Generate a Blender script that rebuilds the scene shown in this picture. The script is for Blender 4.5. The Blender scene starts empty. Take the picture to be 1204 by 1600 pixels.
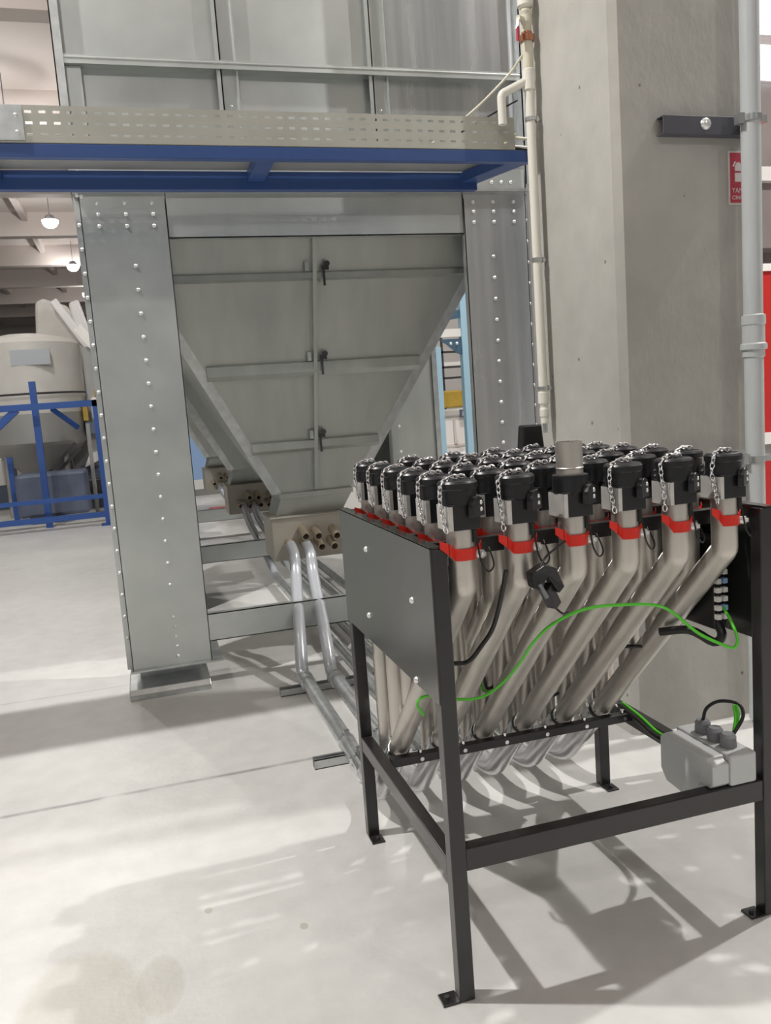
import bpy, math, random
from mathutils import Vector, Matrix
random.seed(7)
SC = bpy.context.scene
COL = SC.collection

# ------------------------------------------------------------------ camera
YAW, PITCH, ROLL = math.radians(16.008), math.radians(7.529), math.radians(-4.152)
fwd = Vector((math.sin(YAW)*math.cos(PITCH), math.cos(YAW)*math.cos(PITCH), -math.sin(PITCH)))
rgt0 = Vector((math.cos(YAW), -math.sin(YAW), 0)); up0 = rgt0.cross(fwd)
rgt = math.cos(ROLL)*rgt0 + math.sin(ROLL)*up0
up = -math.sin(ROLL)*rgt0 + math.cos(ROLL)*up0
cd = bpy.data.cameras.new('camera'); cam = bpy.data.objects.new('camera', cd); COL.objects.link(cam)
cd.sensor_fit = 'VERTICAL'; cd.sensor_height = 24; cd.lens = 24*1300/1600; cd.clip_end = 300
m = Matrix.Identity(4)
for i in range(3):
    m[i][0] = rgt[i]; m[i][1] = up[i]; m[i][2] = -fwd[i]
m.translation = Vector((0, 0, 1.5)); cam.matrix_world = m
SC.camera = cam

# ------------------------------------------------------------------ world, exposure, lamps' power
SC.view_settings.view_transform = 'Standard'; SC.view_settings.look = 'None'
SC.view_settings.gamma = 1; SC.view_settings.use_curve_mapping = False
SC.view_settings.exposure = 0.10
w = bpy.data.worlds.new('world'); SC.world = w; w.use_nodes = True
w.node_tree.nodes['Background'].inputs[0].default_value = (0.90, 0.90, 0.88, 1)
w.node_tree.nodes['Background'].inputs[1].default_value = 0.20
LAMP_W = 230.0
LAMP_Z = 7.5
LAMPS = [  # x, y, power factor : the high-bay lamps of the hall
    (-2.75, 3.2, 1.62), (5.65, 2.75, 1.45), (-2.3, -5.0, 0.36), (5.6, -5.4, 0.34), (-2.2, 11.0, 0.55),
    (5.4, 11.0, 0.8), (-1.85, 18.55, 0.6), (-1.84, 27.1, 0.6), (-1.72, 34.6, 0.6), (-1.6, 42.0, 0.6), (6, 19, 0.8), (-10.5, 7.0, 0.45), (13.5, 7.0, 0.5)]

# ------------------------------------------------------------------ materials
def mat(name, base, rough=0.5, metal=0.0, noise=None, scale=8.0, rr=0.0, bump=0.0, bscale=40.0, emis=None, es=0.0, alpha=None, spec=None, stretch=None, coat=0.0):
    M = bpy.data.materials.new(name); M.use_nodes = True
    nt = M.node_tree; b = nt.nodes['Principled BSDF']
    b.inputs['Base Color'].default_value = (*base, 1); b.inputs['Roughness'].default_value = rough
    b.inputs['Metallic'].default_value = metal
    if coat: b.inputs['Coat Weight'].default_value = coat; b.inputs['Coat Roughness'].default_value = 0.15
    if spec is not None: b.inputs['Specular IOR Level'].default_value = spec
    if emis: b.inputs['Emission Color'].default_value = (*emis, 1); b.inputs['Emission Strength'].default_value = es
    tc = nt.nodes.new('ShaderNodeTexCoord'); src = tc.outputs['Object']
    if stretch:
        mp = nt.nodes.new('ShaderNodeMapping'); mp.inputs['Scale'].default_value = stretch
        nt.links.new(src, mp.inputs['Vector']); src = mp.outputs['Vector']
    if noise or rr:
        n = nt.nodes.new('ShaderNodeTexNoise'); n.inputs['Scale'].default_value = scale; n.inputs['Detail'].default_value = 5
        nt.links.new(src, n.inputs['Vector'])
        if noise:
            r = nt.nodes.new('ShaderNodeValToRGB'); r.color_ramp.elements[0].position = 0.32; r.color_ramp.elements[1].position = 0.68
            r.color_ramp.elements[0].color = (*noise, 1); r.color_ramp.elements[1].color = (*base, 1)
            nt.links.new(n.outputs['Fac'], r.inputs['Fac']); nt.links.new(r.outputs['Color'], b.inputs['Base Color'])
        if rr:
            q = nt.nodes.new('ShaderNodeMapRange'); q.inputs['To Min'].default_value = rough-rr; q.inputs['To Max'].default_value = rough+rr
            nt.links.new(n.outputs['Fac'], q.inputs['Value']); nt.links.new(q.outputs['Result'], b.inputs['Roughness'])
    if bump:
        n2 = nt.nodes.new('ShaderNodeTexNoise'); n2.inputs['Scale'].default_value = bscale; n2.inputs['Detail'].default_value = 4
        nt.links.new(src, n2.inputs['Vector'])
        bp = nt.nodes.new('ShaderNodeBump'); bp.inputs['Strength'].default_value = bump; bp.inputs['Distance'].default_value = 0.01
        nt.links.new(n2.outputs['Fac'], bp.inputs['Height']); nt.links.new(bp.outputs['Normal'], b.inputs['Normal'])
    return M

M_galv = mat('galvanised_steel', (0.62, 0.645, 0.635), 0.36, 0.82, noise=(0.53, 0.56, 0.55), scale=3.2, rr=0.06, bump=0.05, bscale=5)
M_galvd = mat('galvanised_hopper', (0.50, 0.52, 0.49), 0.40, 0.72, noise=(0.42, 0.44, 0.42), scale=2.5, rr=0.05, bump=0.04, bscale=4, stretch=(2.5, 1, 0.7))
M_galvr = mat('rolled_galvanised', (0.66, 0.68, 0.69), 0.26, 0.82, noise=(0.46, 0.48, 0.49), scale=2.2, rr=0.06, stretch=(5, 1, 0.3), bump=0.12, bscale=3)
M_zinc = mat('zinc', (0.66, 0.68, 0.68), 0.3, 0.85, noise=(0.5, 0.52, 0.52), scale=14)
M_bolt = mat('bolt_zinc', (0.86, 0.87, 0.86), 0.28, 0.6)
M_black = mat('black_paint', (0.016, 0.0145, 0.015), 0.32, 0.0, rr=0.06, scale=6, coat=0.3)
M_panel = mat('black_panel_paint', (0.024, 0.027, 0.024), 0.22, 0.0, rr=0.05, scale=3, coat=0.4)
M_stain = mat('stainless', (0.60, 0.57, 0.525), 0.40, 0.82, noise=(0.53, 0.50, 0.46), scale=3, rr=0.04, stretch=(6, 6, 0.6))
M_rub = mat('black_plastic', (0.012, 0.012, 0.014), 0.35)
M_alu = mat('cast_aluminium', (0.70, 0.68, 0.65), 0.4, 0.45, noise=(0.6, 0.58, 0.55), scale=25)
M_red = mat('red_paint', (0.72, 0.025, 0.012), 0.3)
M_chrome = mat('chrome', (0.88, 0.88, 0.9), 0.12, 1.0)
M_cable = mat('black_cable', (0.010, 0.010, 0.010), 0.4)
M_green = mat('green_yellow_wire', (0.10, 0.60, 0.03), 0.35)
M_grey = mat('grey_enclosure', (0.53, 0.545, 0.545), 0.36)
M_gland = mat('gland_grey', (0.20, 0.205, 0.22), 0.45)
M_hose = mat('clear_grey_hose', (0.46, 0.48, 0.51), 0.25, 0.15, coat=0.3)
M_elbow = mat('milky_elbow', (0.56, 0.55, 0.56), 0.22, 0.6, coat=0.2)
M_beige = mat('outlet_beige', (0.46, 0.43, 0.37), 0.45, 0.1, noise=(0.40, 0.375, 0.325), scale=5)
M_brass = mat('brass_stub', (0.55, 0.47, 0.36), 0.35, 0.7)
M_white = mat('white_plastic_pipe', (0.80, 0.78, 0.70), 0.35)
M_ivory = mat('ivory_pipe', (0.66, 0.60, 0.42), 0.35, noise=(0.72, 0.70, 0.6), scale=9)
M_copper = mat('copper', (0.50, 0.22, 0.13), 0.35, 0.8)
M_blue = mat('blue_paint', (0.035, 0.085, 0.27), 0.4, coat=0.1)
M_blue2 = mat('blue_frame_paint', (0.03, 0.09, 0.32), 0.4)
M_lblue = mat('light_blue_paint', (0.38, 0.60, 0.74), 0.4)
M_tray = mat('tray_steel', (0.55, 0.545, 0.49), 0.42, 0.55, noise=(0.48, 0.475, 0.42), scale=4)
M_cond = mat('grey_conduit', (0.52, 0.54, 0.55), 0.4, noise=(0.46, 0.48, 0.48), scale=4, stretch=(3, 3, 0.6))
M_strut = mat('dark_strut', (0.10, 0.10, 0.12), 0.5, 0.2)
M_tank = mat('tank_white', (0.62, 0.60, 0.56), 0.5, noise=(0.56, 0.54, 0.50), scale=3)
M_tankd = mat('tank_steel', (0.36, 0.36, 0.345), 0.4, 0.4)
M_wrap = mat('plastic_wrap', (0.74, 0.72, 0.72), 0.25, bump=0.6, bscale=9)
M_yel = mat('yellow_paint', (0.50, 0.34, 0.05), 0.45, noise=(0.36, 0.23, 0.03), scale=4)
M_teal = mat('dark_teal_paint', (0.06, 0.13, 0.20), 0.45)
M_duct = mat('brown_grey_wall', (0.30, 0.265, 0.25), 0.7, noise=(0.24, 0.21, 0.20), scale=1.2)
M_brown = mat('rust_brown', (0.16, 0.09, 0.08), 0.6)
M_dark = mat('dark_machine', (0.04, 0.038, 0.042), 0.5)
M_wht = mat('white_machine', (0.85, 0.83, 0.80), 0.45)
M_redc = mat('red_panel', (0.50, 0.02, 0.015), 0.5)
M_ceil = mat('ceiling_white', (0.80, 0.73, 0.69), 0.8)
M_ceilb = mat('ceiling_beam', (0.68, 0.61, 0.57), 0.8)
M_wall = mat('wall_white', (0.82, 0.79, 0.77), 0.8, noise=(0.76, 0.73, 0.71), scale=0.4)
M_sign = mat('sign_red', (0.52, 0.06, 0.09), 0.4)
M_signw = mat('sign_white', (0.75, 0.70, 0.70), 0.5)
M_bsheet = mat('blue_sheet', (0.33, 0.50, 0.80), 0.6)
M_win = mat('window_daylight', (0.9, 0.9, 0.95), 0.5, emis=(0.95, 0.96, 1.0), es=2.2)
M_lamp = mat('lamp_glass', (1, 1, 1), 0.5, emis=(1, 0.98, 0.96), es=14.0)
M_lampb = mat('lamp_housing', (0.25, 0.25, 0.26), 0.5)
M_bluebase = mat('blue_grey_cover', (0.13, 0.155, 0.22), 0.5, noise=(0.08, 0.10, 0.15), scale=2)

def concrete(name, c1, c2, pits=True, rough=0.75):
    M = mat(name, c1, rough, noise=c2, scale=1.3, bump=0.15, bscale=30, stretch=(1, 1, 0.6))
    nt = M.node_tree; b = nt.nodes['Principled BSDF']
    tc = nt.nodes['Texture Coordinate']
    v = nt.nodes.new('ShaderNodeTexVoronoi'); v.inputs['Scale'].default_value = 7.0
    nt.links.new(tc.outputs['Object'], v.inputs['Vector'])
    r = nt.nodes.new('ShaderNodeValToRGB'); r.color_ramp.elements[0].position = 0.045; r.color_ramp.elements[1].position = 0.07
    r.color_ramp.elements[0].color = (0.45, 0.44, 0.43, 1); r.color_ramp.elements[1].color = (1, 1, 1, 1)
    nt.links.new(v.outputs['Distance'], r.inputs['Fac'])
    n = nt.nodes.new('ShaderNodeTexNoise'); n.inputs['Scale'].default_value = 9; n.inputs['Detail'].default_value = 8
    nt.links.new(tc.outputs['Object'], n.inputs['Vector'])
    r2 = nt.nodes.new('ShaderNodeValToRGB'); r2.color_ramp.elements[0].position = 0.3; r2.color_ramp.elements[1].position = 0.7
    r2.color_ramp.elements[0].color = (0.90, 0.90, 0.90, 1); r2.color_ramp.elements[1].color = (1, 1, 1, 1)
    nt.links.new(n.outputs['Fac'], r2.inputs['Fac'])
    mx = nt.nodes.new('ShaderNodeMixRGB'); mx.blend_type = 'MULTIPLY'; mx.inputs[0].default_value = 1
    mx2 = nt.nodes.new('ShaderNodeMixRGB'); mx2.blend_type = 'MULTIPLY'; mx2.inputs[0].default_value = 1 if pits else 0
    src = b.inputs['Base Color'].links[0].from_socket
    nt.links.new(src, mx.inputs[1]); nt.links.new(r2.outputs['Color'], mx.inputs[2])
    nt.links.new(mx.outputs[0], mx2.inputs[1]); nt.links.new(r.outputs['Color'], mx2.inputs[2])
    nt.links.new(mx2.outputs[0], b.inputs['Base Color'])
    return M
M_conc = concrete('column_concrete', (0.52, 0.505, 0.47), (0.42, 0.405, 0.37))
M_floor = concrete('floor_concrete', (0.62, 0.612, 0.59), (0.55, 0.545, 0.525), pits=False, rough=0.40)
# worn saw-cut joint and a few stains in the floor slab (world metres)
def floor_marks():
    nt = M_floor.node_tree; b = nt.nodes['Principled BSDF']; L = nt.links
    tc = nt.nodes['Texture Coordinate']; sx = nt.nodes.new('ShaderNodeSeparateXYZ'); L.new(tc.outputs['Object'], sx.inputs[0])
    cur = b.inputs['Base Color'].links[0].from_socket
    nz = nt.nodes.new('ShaderNodeTexNoise'); nz.inputs['Scale'].default_value = 3.5; nz.inputs['Detail'].default_value = 6
    L.new(tc.outputs['Object'], nz.inputs['Vector'])
    def mt(op, a, b_=None, c=None):
        n = nt.nodes.new('ShaderNodeMath'); n.operation = op
        for i, v in enumerate((a, b_, c)):
            if v is None: continue
            if isinstance(v, (int, float)): n.inputs[i].default_value = v
            else: L.new(v, n.inputs[i])
        return n.outputs[0]
    def apply(fac, colr, cur):
        mx = nt.nodes.new('ShaderNodeMixRGB'); L.new(fac, mx.inputs[0]); L.new(cur, mx.inputs[1]); mx.inputs[2].default_value = (*colr, 1)
        return mx.outputs[0]
    for y0, wd, st in ((3.40, 0.020, 0.85), (4.86, 0.010, 0.6), (9.6, 0.02, 0.5)):
        d = mt('ABSOLUTE', mt('SUBTRACT', mt('ADD', sx.outputs[1], mt('MULTIPLY', nz.outputs['Fac'], 0.02)), y0+0.01))
        f = mt('SUBTRACT', 1.0, mt('DIVIDE', d, wd)); f = mt('MAXIMUM', f, 0.0)
        f = mt('MULTIPLY', f, mt('MULTIPLY', mt('MINIMUM', mt('MAXIMUM', mt('MULTIPLY', mt('SUBTRACT', nz.outputs['Fac'], 0.36), 6.0), 0.25), 1.0), st))
        cur = apply(f, (0.20, 0.20, 0.20), cur)
    for (cx, cy, rx, ry, st) in ((-0.30, 2.08, 0.16, 0.30, 0.38), (-0.10, 2.16, 0.06, 0.12, 0.3), (0.05, 2.45, 0.012, 0.016, .6), (0.31, 2.26, 0.012, 0.016, .6)):
        dx = mt('DIVIDE', mt('SUBTRACT', sx.outputs[0], cx), rx); dy = mt('DIVIDE', mt('SUBTRACT', sx.outputs[1], cy), ry)
        d = mt('ADD', mt('MULTIPLY', dx, dx), mt('MULTIPLY', dy, dy))
        f = mt('SUBTRACT', mt('ADD', 1.15, mt('MULTIPLY', nz.outputs['Fac'], 0.6)), mt('MULTIPLY', d, 1.2)); f = mt('MINIMUM', mt('MAXIMUM', mt('MULTIPLY', f, 2.2), 0.0), 1.0)
        cur = apply(mt('MULTIPLY', f, st), (0.36, 0.34, 0.27), cur)
    L.new(cur, b.inputs['Base Color'])
floor_marks()

# ------------------------------------------------------------------ mesh helpers
class MB:
    def __init__(s): s.v = []; s.f = []; s.sm = []
    def quad(s, pts, smooth=False):
        n = len(s.v); s.v += [Vector(p) for p in pts]; s.f.append(tuple(range(n, n+len(pts)))); s.sm.append(smooth); return s
    def box(s, x0, x1, y0, y1, z0, z1):
        n = len(s.v)
        s.v += [Vector(p) for p in ((x0,y0,z0),(x1,y0,z0),(x1,y1,z0),(x0,y1,z0),(x0,y0,z1),(x1,y0,z1),(x1,y1,z1),(x0,y1,z1))]
        for q in ((0,3,2,1),(4,5,6,7),(0,1,5,4),(1,2,6,5),(2,3,7,6),(3,0,4,7)):
            s.f.append(tuple(n+i for i in q)); s.sm.append(False)
        return s
    def prism(s, poly, d):      # poly: 3D polygon, extruded by vector d
        n = len(s.v); k = len(poly); d = Vector(d)
        s.v += [Vector(p) for p in poly] + [Vector(p)+d for p in poly]
        s.f.append(tuple(range(n+k-1, n-1, -1))); s.sm.append(False)
        s.f.append(tuple(range(n+k, n+2*k))); s.sm.append(False)
        for i in range(k):
            j = (i+1) % k; s.f.append((n+i, n+j, n+k+j, n+k+i)); s.sm.append(False)
        return s
    def bar(s, p0, p1, w, h, upv=(0,0,1)):   # box beam between two points
        p0, p1 = Vector(p0), Vector(p1); d = (p1-p0).normalized(); u = Vector(upv)
        a = d.cross(u)
        if a.length < 1e-4: a = d.cross(Vector((1,0,0)))
        a.normalize(); u = a.cross(d).normalized(); a *= w/2; u *= h/2
        return s.prism([p0-a-u, p0+a-u, p0+a+u, p0-a+u], p1-p0)
    def tube(s, path, r, n=12, caps=True, r_list=None, closed=False):
        P = [Vector(p) for p in path]; m_ = len(P); base = len(s.v)
        T = []
        for i in range(m_):
            if closed: t = P[(i+1) % m_]-P[i-1]
            else: t = (P[min(i+1, m_-1)]-P[max(i-1, 0)])
            T.append(t.normalized())
        a = T[0].cross(Vector((0,0,1)))
        if a.length < 1e-3: a = T[0].cross(Vector((1,0,0)))
        a.normalize()
        for i in range(m_):
            a = (a - T[i]*a.dot(T[i])).normalized(); b = T[i].cross(a)
            R = r_list[i] if r_list else r
            for k in range(n):
                an = 2*math.pi*k/n; s.v.append(P[i]+a*(R*math.cos(an))+b*(R*math.sin(an)))
        for i in range(m_-1 if not closed else m_):
            i2 = (i+1) % m_
            for k in range(n):
                k2 = (k+1) % n
                s.f.append((base+i*n+k, base+i*n+k2, base+i2*n+k2, base+i2*n+k)); s.sm.append(True)
        if caps and not closed:
            for i, rev in ((0, True), (m_-1, False)):
                q = len(s.v); s.v += [s.v[base+i*n+k].copy() for k in range(n)]
                s.f.append(tuple(range(q, q+n))[::-1] if rev else tuple(range(q, q+n))); s.sm.append(False)
        return s
    def cyl(s, p0, p1, r, n=16, r1=None):
        return s.tube([p0, p1], r, n, r_list=[r, r1 if r1 is not None else r])
    def hollow(s, p0, p1, r, ri, n=20):
        p0, p1 = Vector(p0), Vector(p1)
        s.tube([p0, p1], r, n, caps=False); s.tube([p1, p0], ri, n, caps=False)
        for p, q in ((p0, -1), (p1, 1)):
            d = (p1-p0).normalized(); a = d.cross(Vector((0,0,1)))
            if a.length < 1e-3: a = d.cross(Vector((1,0,0)))
            a.normalize(); b = d.cross(a)
            for k in range(n):
                an, an2 = 2*math.pi*k/n, 2*math.pi*(k+1)/n
                e = lambda R, t: p+a*(R*math.cos(t))+b*(R*math.sin(t))
                s.quad([e(r, an), e(r, an2), e(ri, an2), e(ri, an)])
        return s
    def lathe(s, c, prof, n=28):    # prof: list of (r, z) bottom to top, axis z, segment-wise sharp unless flagged
        c = Vector(c)
        for (r0, z0), (r1, z1) in zip(prof[:-1], prof[1:]):
            b = len(s.v)
            for (r, z) in ((r0, z0), (r1, z1)):
                for k in range(n):
                    an = 2*math.pi*k/n; s.v.append(c+Vector((r*math.cos(an), r*math.sin(an), z)))
            for k in range(n):
                k2 = (k+1) % n; s.f.append((b+k, b+k2, b+n+k2, b+n+k)); s.sm.append(True)
        return s
    def dome(s, c, r, nrm, n=10, h=0.6):   # bolt head: low dome facing nrm
        c = Vector(c); d = Vector(nrm).normalized(); a = d.cross(Vector((0,0,1)))
        if a.length < 1e-3: a = Vector((1,0,0))
        a.normalize(); b = d.cross(a); base = len(s.v)
        rings = [(1.0, 0.0), (0.92, 0.35), (0.6, 0.8), (0.0, 1.0)]
        for q, t in rings[:-1]:
            for k in range(n):
                an = 2*math.pi*k/n; s.v.append(c+a*(r*q*math.cos(an))+b*(r*q*math.sin(an))+d*(r*h*t))
        s.v.append(c+d*(r*h)); top = len(s.v)-1
        for i in range(2):
            for k in range(n):
                k2 = (k+1) % n; s.f.append((base+i*n+k, base+i*n+k2, base+(i+1)*n+k2, base+(i+1)*n+k)); s.sm.append(True)
        for k in range(n): s.f.append((base+2*n+k, base+2*n+(k+1) % n, top)); s.sm.append(True)
        return s
    def build(s, name, M, parent=None, bevel=0.0, origin=None):
        if parent is not None: o0 = wloc(parent)
        if origin is None:
            xs = [v.x for v in s.v]; ys = [v.y for v in s.v]; zs = [v.z for v in s.v]
            origin = Vector(((min(xs)+max(xs))/2, (min(ys)+max(ys))/2, min(zs)))
        origin = Vector(origin)
        me = bpy.data.meshes.new(name); me.from_pydata([tuple(v-origin) for v in s.v], [], s.f)
        me.polygons.foreach_set('use_smooth', s.sm); me.materials.append(M); me.update()
        import bmesh
        bm = bmesh.new(); bm.from_mesh(me); bmesh.ops.recalc_face_normals(bm, faces=bm.faces); bm.to_mesh(me); bm.free()
        o = bpy.data.objects.new(name, me); COL.objects.link(o)
        if parent is not None: o.parent = parent; o.location = origin-o0
        else: o.location = origin
        if bevel:
            bv = o.modifiers.new('bevel', 'BEVEL'); bv.width = bevel; bv.segments = 2; bv.limit_method = 'ANGLE'; bv.angle_limit = math.radians(40)
        return o
def wloc(o):
    v = Vector((0, 0, 0))
    while o is not None: v += o.location; o = o.parent
    return v
def thing(name, label, cat, loc, group=None):
    o = bpy.data.objects.new(name, None); COL.objects.link(o); o.location = loc; o.empty_display_size = 0.05
    o['label'] = label; o['category'] = cat
    if group: o['group'] = group
    return o
def tag(o, label, cat, group=None):
    o['label'] = label; o['category'] = cat
    if group: o['group'] = group
    return o
def struct(o): o['kind'] = 'structure'; return o
def lab(o, t): o['label'] = t; return o
def fillet(pts, R, n=8):
    P = [Vector(p) for p in pts]; out = [P[0]]
    if isinstance(R, (int, float)): R = [R]*(len(P)-2)
    for i in range(1, len(P)-1):
        a = (P[i-1]-P[i]).normalized(); b = (P[i+1]-P[i]).normalized(); th = a.angle(b)
        t = R[i-1]/math.tan(th/2); A = P[i]+a*t; B = P[i]+b*t
        c = P[i]+(a+b).normalized()*(R[i-1]/math.sin(th/2))
        va, vb = A-c, B-c; ang = va.angle(vb)
        for k in range(n+1):
            f = k/n; out.append(c+(va*math.sin((1-f)*ang)+vb*math.sin(f*ang))/math.sin(ang))
    out.append(P[-1]); return out
def spline(pts, n=8):
    P = [Vector(p) for p in pts]; P = [P[0]*2-P[1]]+P+[P[-1]*2-P[-2]]; out = []
    for i in range(1, len(P)-2):
        for k in range(n):
            t = k/n; a, b, c, d = P[i-1], P[i], P[i+1], P[i+2]
            out.append(0.5*((2*b)+(c-a)*t+(2*a-5*b+4*c-d)*t*t+(3*b-a-3*c+d)*t**3))
    out.append(P[-2]); return out

# ------------------------------------------------------------------ the setting
fl = MB(); fl.box(-32, 42, -14, 62, -0.2, 0); struct(fl.build('floor', M_floor, origin=(0, 0, 0)))
CZ = 8.4
struct(MB().box(-32, 42, -14, 62, CZ, CZ+0.2).build('ceiling', M_ceil))
ti = 1
for y in [9.0, 14.3, 19.6, 24.9, 30.2, 35.5, 40.8, 46.1, 51.4]:
    struct(MB().box(-32, 42, y-0.22, y+0.22, CZ-0.75, CZ).build('trim_%d' % ti, M_ceilb)); ti += 1
for k, x in enumerate([-13.2, -10.6, -8.0, -5.4, -2.8, -0.2, 8.0, 10.6, 13.2, 15.8]):
    struct(MB().box(x-0.09, x+0.09, 3, 61.5, CZ-0.28, CZ).build('trim_%d' % ti, M_ceilb)); ti += 1
struct(MB().box(-32, 42, 61.8, 62, 0, CZ).build('wall_back', M_wall))
struct(MB().box(41.8, 42, 10, 61.8, 0, CZ).build('wall_right', M_wall))
struct(MB().box(-32, -31.8, 10, 61.8, 0, CZ).build('wall_left', M_wall))

# ------------------------------------------------------------------ high-bay lamps (each carries its own light)
lamp_labels = {0: 'high bay lamp overhead left of the bin, above the top picture edge', 1: 'high bay lamp overhead right of the concrete column, above the top picture edge',
               2: 'high bay lamp behind the camera on its left', 3: 'high bay lamp behind the camera on its right',
               4: 'high bay lamp left of the bin hidden above the cable tray', 5: 'high bay lamp hidden behind the bin and column',
               6: 'round glowing high bay lamp at the left edge, in front of the cable tray end',
               7: 'round glowing high bay lamp nearest below the blue tray beam at left',
               8: 'round glowing high bay lamp, middle of the three beside the bin leg',
               9: 'smallest glowing high bay lamp, half behind the left bin leg',
               10: 'far high bay lamp hidden behind the bin on its right', 11: 'high bay lamp over the hall far left, outside the picture', 12: 'high bay lamp over the hall far right, outside the picture'}
for i, (x, y, p) in enumerate(LAMPS):
    t = thing('high_bay_lamp', lamp_labels.get(i, 'round high bay lamp over the hall, outside the picture'), 'lamp', (x, y, LAMP_Z), 'high bay lamps under the roof')
    MB().cyl((x, y, LAMP_Z), (x, y, LAMP_Z+0.14), 0.20, 20, r1=0.10).build('housing', M_lampb, t)
    MB().cyl((x, y, LAMP_Z+0.14), (x, y, CZ), 0.012, 6).build('suspension_rod', M_lampb, t)
    MB().lathe((x, y, LAMP_Z), [(0.20, 0.0), (0.19, -0.03), (0.15, -0.045), (0.0, -0.05)] if i < 6 else [(0.23, 0.0), (0.22, -0.09), (0.17, -0.17), (0.09, -0.215), (0.0, -0.225)], 20).build('lens', M_lamp, t)
    for kind, ww in (('AREA', 1.12), ('POINT', 0.55 if i < 2 else 0.75)):
        L = bpy.data.lights.new('lamp_light', kind); L.energy = LAMP_W*p*ww; L.color = (1.0, 0.98, 0.95)
        if kind == 'AREA': L.shape = 'DISK'; L.size = 0.16
        else: L.shadow_soft_size = 0.08
        lo = bpy.data.objects.new('lamp_light', L); COL.objects.link(lo); lo.parent = t; lo.location = (0, 0, -0.07 if kind == 'AREA' else -0.34)

# ------------------------------------------------------------------ concrete column and what hangs on it
CX0, CX1, CY0, CY1 = 1.90, 2.575, 3.00, 3.74
ch = 0.028
col = MB().prism([(CX0+ch, CY0, 0), (CX1-ch, CY0, 0), (CX1, CY0+ch, 0), (CX1, CY1, 0), (CX0, CY1, 0), (CX0, CY0+ch, 0)], (0, 0, CZ)).build('concrete_column', M_conc, origin=(2.2, 3.4, 0))
tag(col, 'tall square grey concrete column behind the pipe rack', 'column')

# strut bracket with conduit clamp
t = thing('wall_bracket', 'dark grey strut bracket bolted high on the column face', 'bracket', (2.27, 2.98, 2.49))
bz0, bz1 = 2.462, 2.532
MB().box(2.09, 2.50, 2.955, 2.96, bz0, bz1).box(2.09, 2.50, 2.96, 3.0, bz1-0.004, bz1).box(2.09, 2.50, 2.96, 3.0, bz0, bz0+0.004).build('channel', M_strut, t, bevel=0.002)
MB().dome((2.285, 2.954, 2.502), 0.024, (0, -1, 0), 12, 0.5).build('bolt', M_bolt, t)
# grey conduit
t = thing('grey_conduit', 'thick grey vertical conduit in front of the column right edge', 'pipe', (2.452, 2.90, 0.9))
MB().cyl((2.452, 2.90, 0.02), (2.452, 2.90, CZ), 0.038, 20).build('pipe', M_cond, t)
MB().lathe((2.452, 2.90, 0), [(0.038, 1.57), (0.043, 1.575), (0.043, 1.60), (0.052, 1.605), (0.052, 1.625), (0.044, 1.63), (0.044, 1.70), (0.047, 1.705), (0.047, 1.74), (0.038, 1.745)]).build('union_fitting', M_cond, t)
for z in (2.505, 1.155):
    c = MB().lathe((2.452, 2.90, z), [(0.038, -0.012), (0.044, -0.012), (0.044, 0.012), (0.038, 0.012)])
    c.box(2.385, 2.412, 2.885, 2.915, z-0.02, z+0.02).box(2.492, 2.52, 2.885, 2.915, z-0.014, z+0.014).box(2.44, 2.464, 2.94, 3.0, z-0.01, z+0.01)
    c.build('pipe_clamp', M_zinc, t)
s = MB().box(2.08, 2.40, 2.90, 2.94, 1.175, 1.195).build('strut_rail', M_zinc); tag(s, 'thin bright strut rail clamped to the conduit just above the caps', 'rail')
# red sign
t = thing('fire_extinguisher_sign', 'small red fire extinguisher sign partly behind the conduit', 'sign', (2.50, 2.995, 2.20))
MB().box(2.42, 2.556, 2.994, 2.999, 2.20, 2.412).build('board', M_signw, t)
MB().box(2.427, 2.549, 2.991, 2.994, 2.208, 2.404).build('red_field', M_sign, t)
MB().box(2.447, 2.480, 2.988, 2.991, 2.29, 2.325).box(2.447, 2.480, 2.988, 2.991, 2.332, 2.352).prism([(2.447, 2.988, 2.352), (2.480, 2.988, 2.352), (2.470, 2.988, 2.366), (2.457, 2.988, 2.366)], (0, 0.003, 0)).prism([(2.436, 2.988, 2.352), (2.441, 2.988, 2.349), (2.452, 2.988, 2.368), (2.446, 2.988, 2.370)], (0, 0.003, 0)).build('pictogram', M_signw, t)
def text(s, x, y, z, size, M, parent, rz=0.0, name='lettering'):
    c = bpy.data.curves.new(name, 'FONT'); c.body = s; c.size = size; c.extrude = 0.0005
    o = bpy.data.objects.new(name, c); COL.objects.link(o); c.materials.append(M)
    bpy.context.view_layer.update()
    me = bpy.data.meshes.new_from_object(o.evaluated_get(bpy.context.evaluated_depsgraph_get())); bpy.data.objects.remove(o)
    o = bpy.data.objects.new(name, me); COL.objects.link(o)
    if not me.materials: me.materials.append(M)
    o.parent = parent; o.location = Vector((x, y, z))-wloc(parent); o.rotation_euler = (math.pi/2, 0, rz); return o
text('YANGIN', 2.432, 2.9895, 2.247, 0.027, M_signw, t)
text('CIHAZI', 2.432, 2.9895, 2.220, 0.022, M_signw, t)

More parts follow.
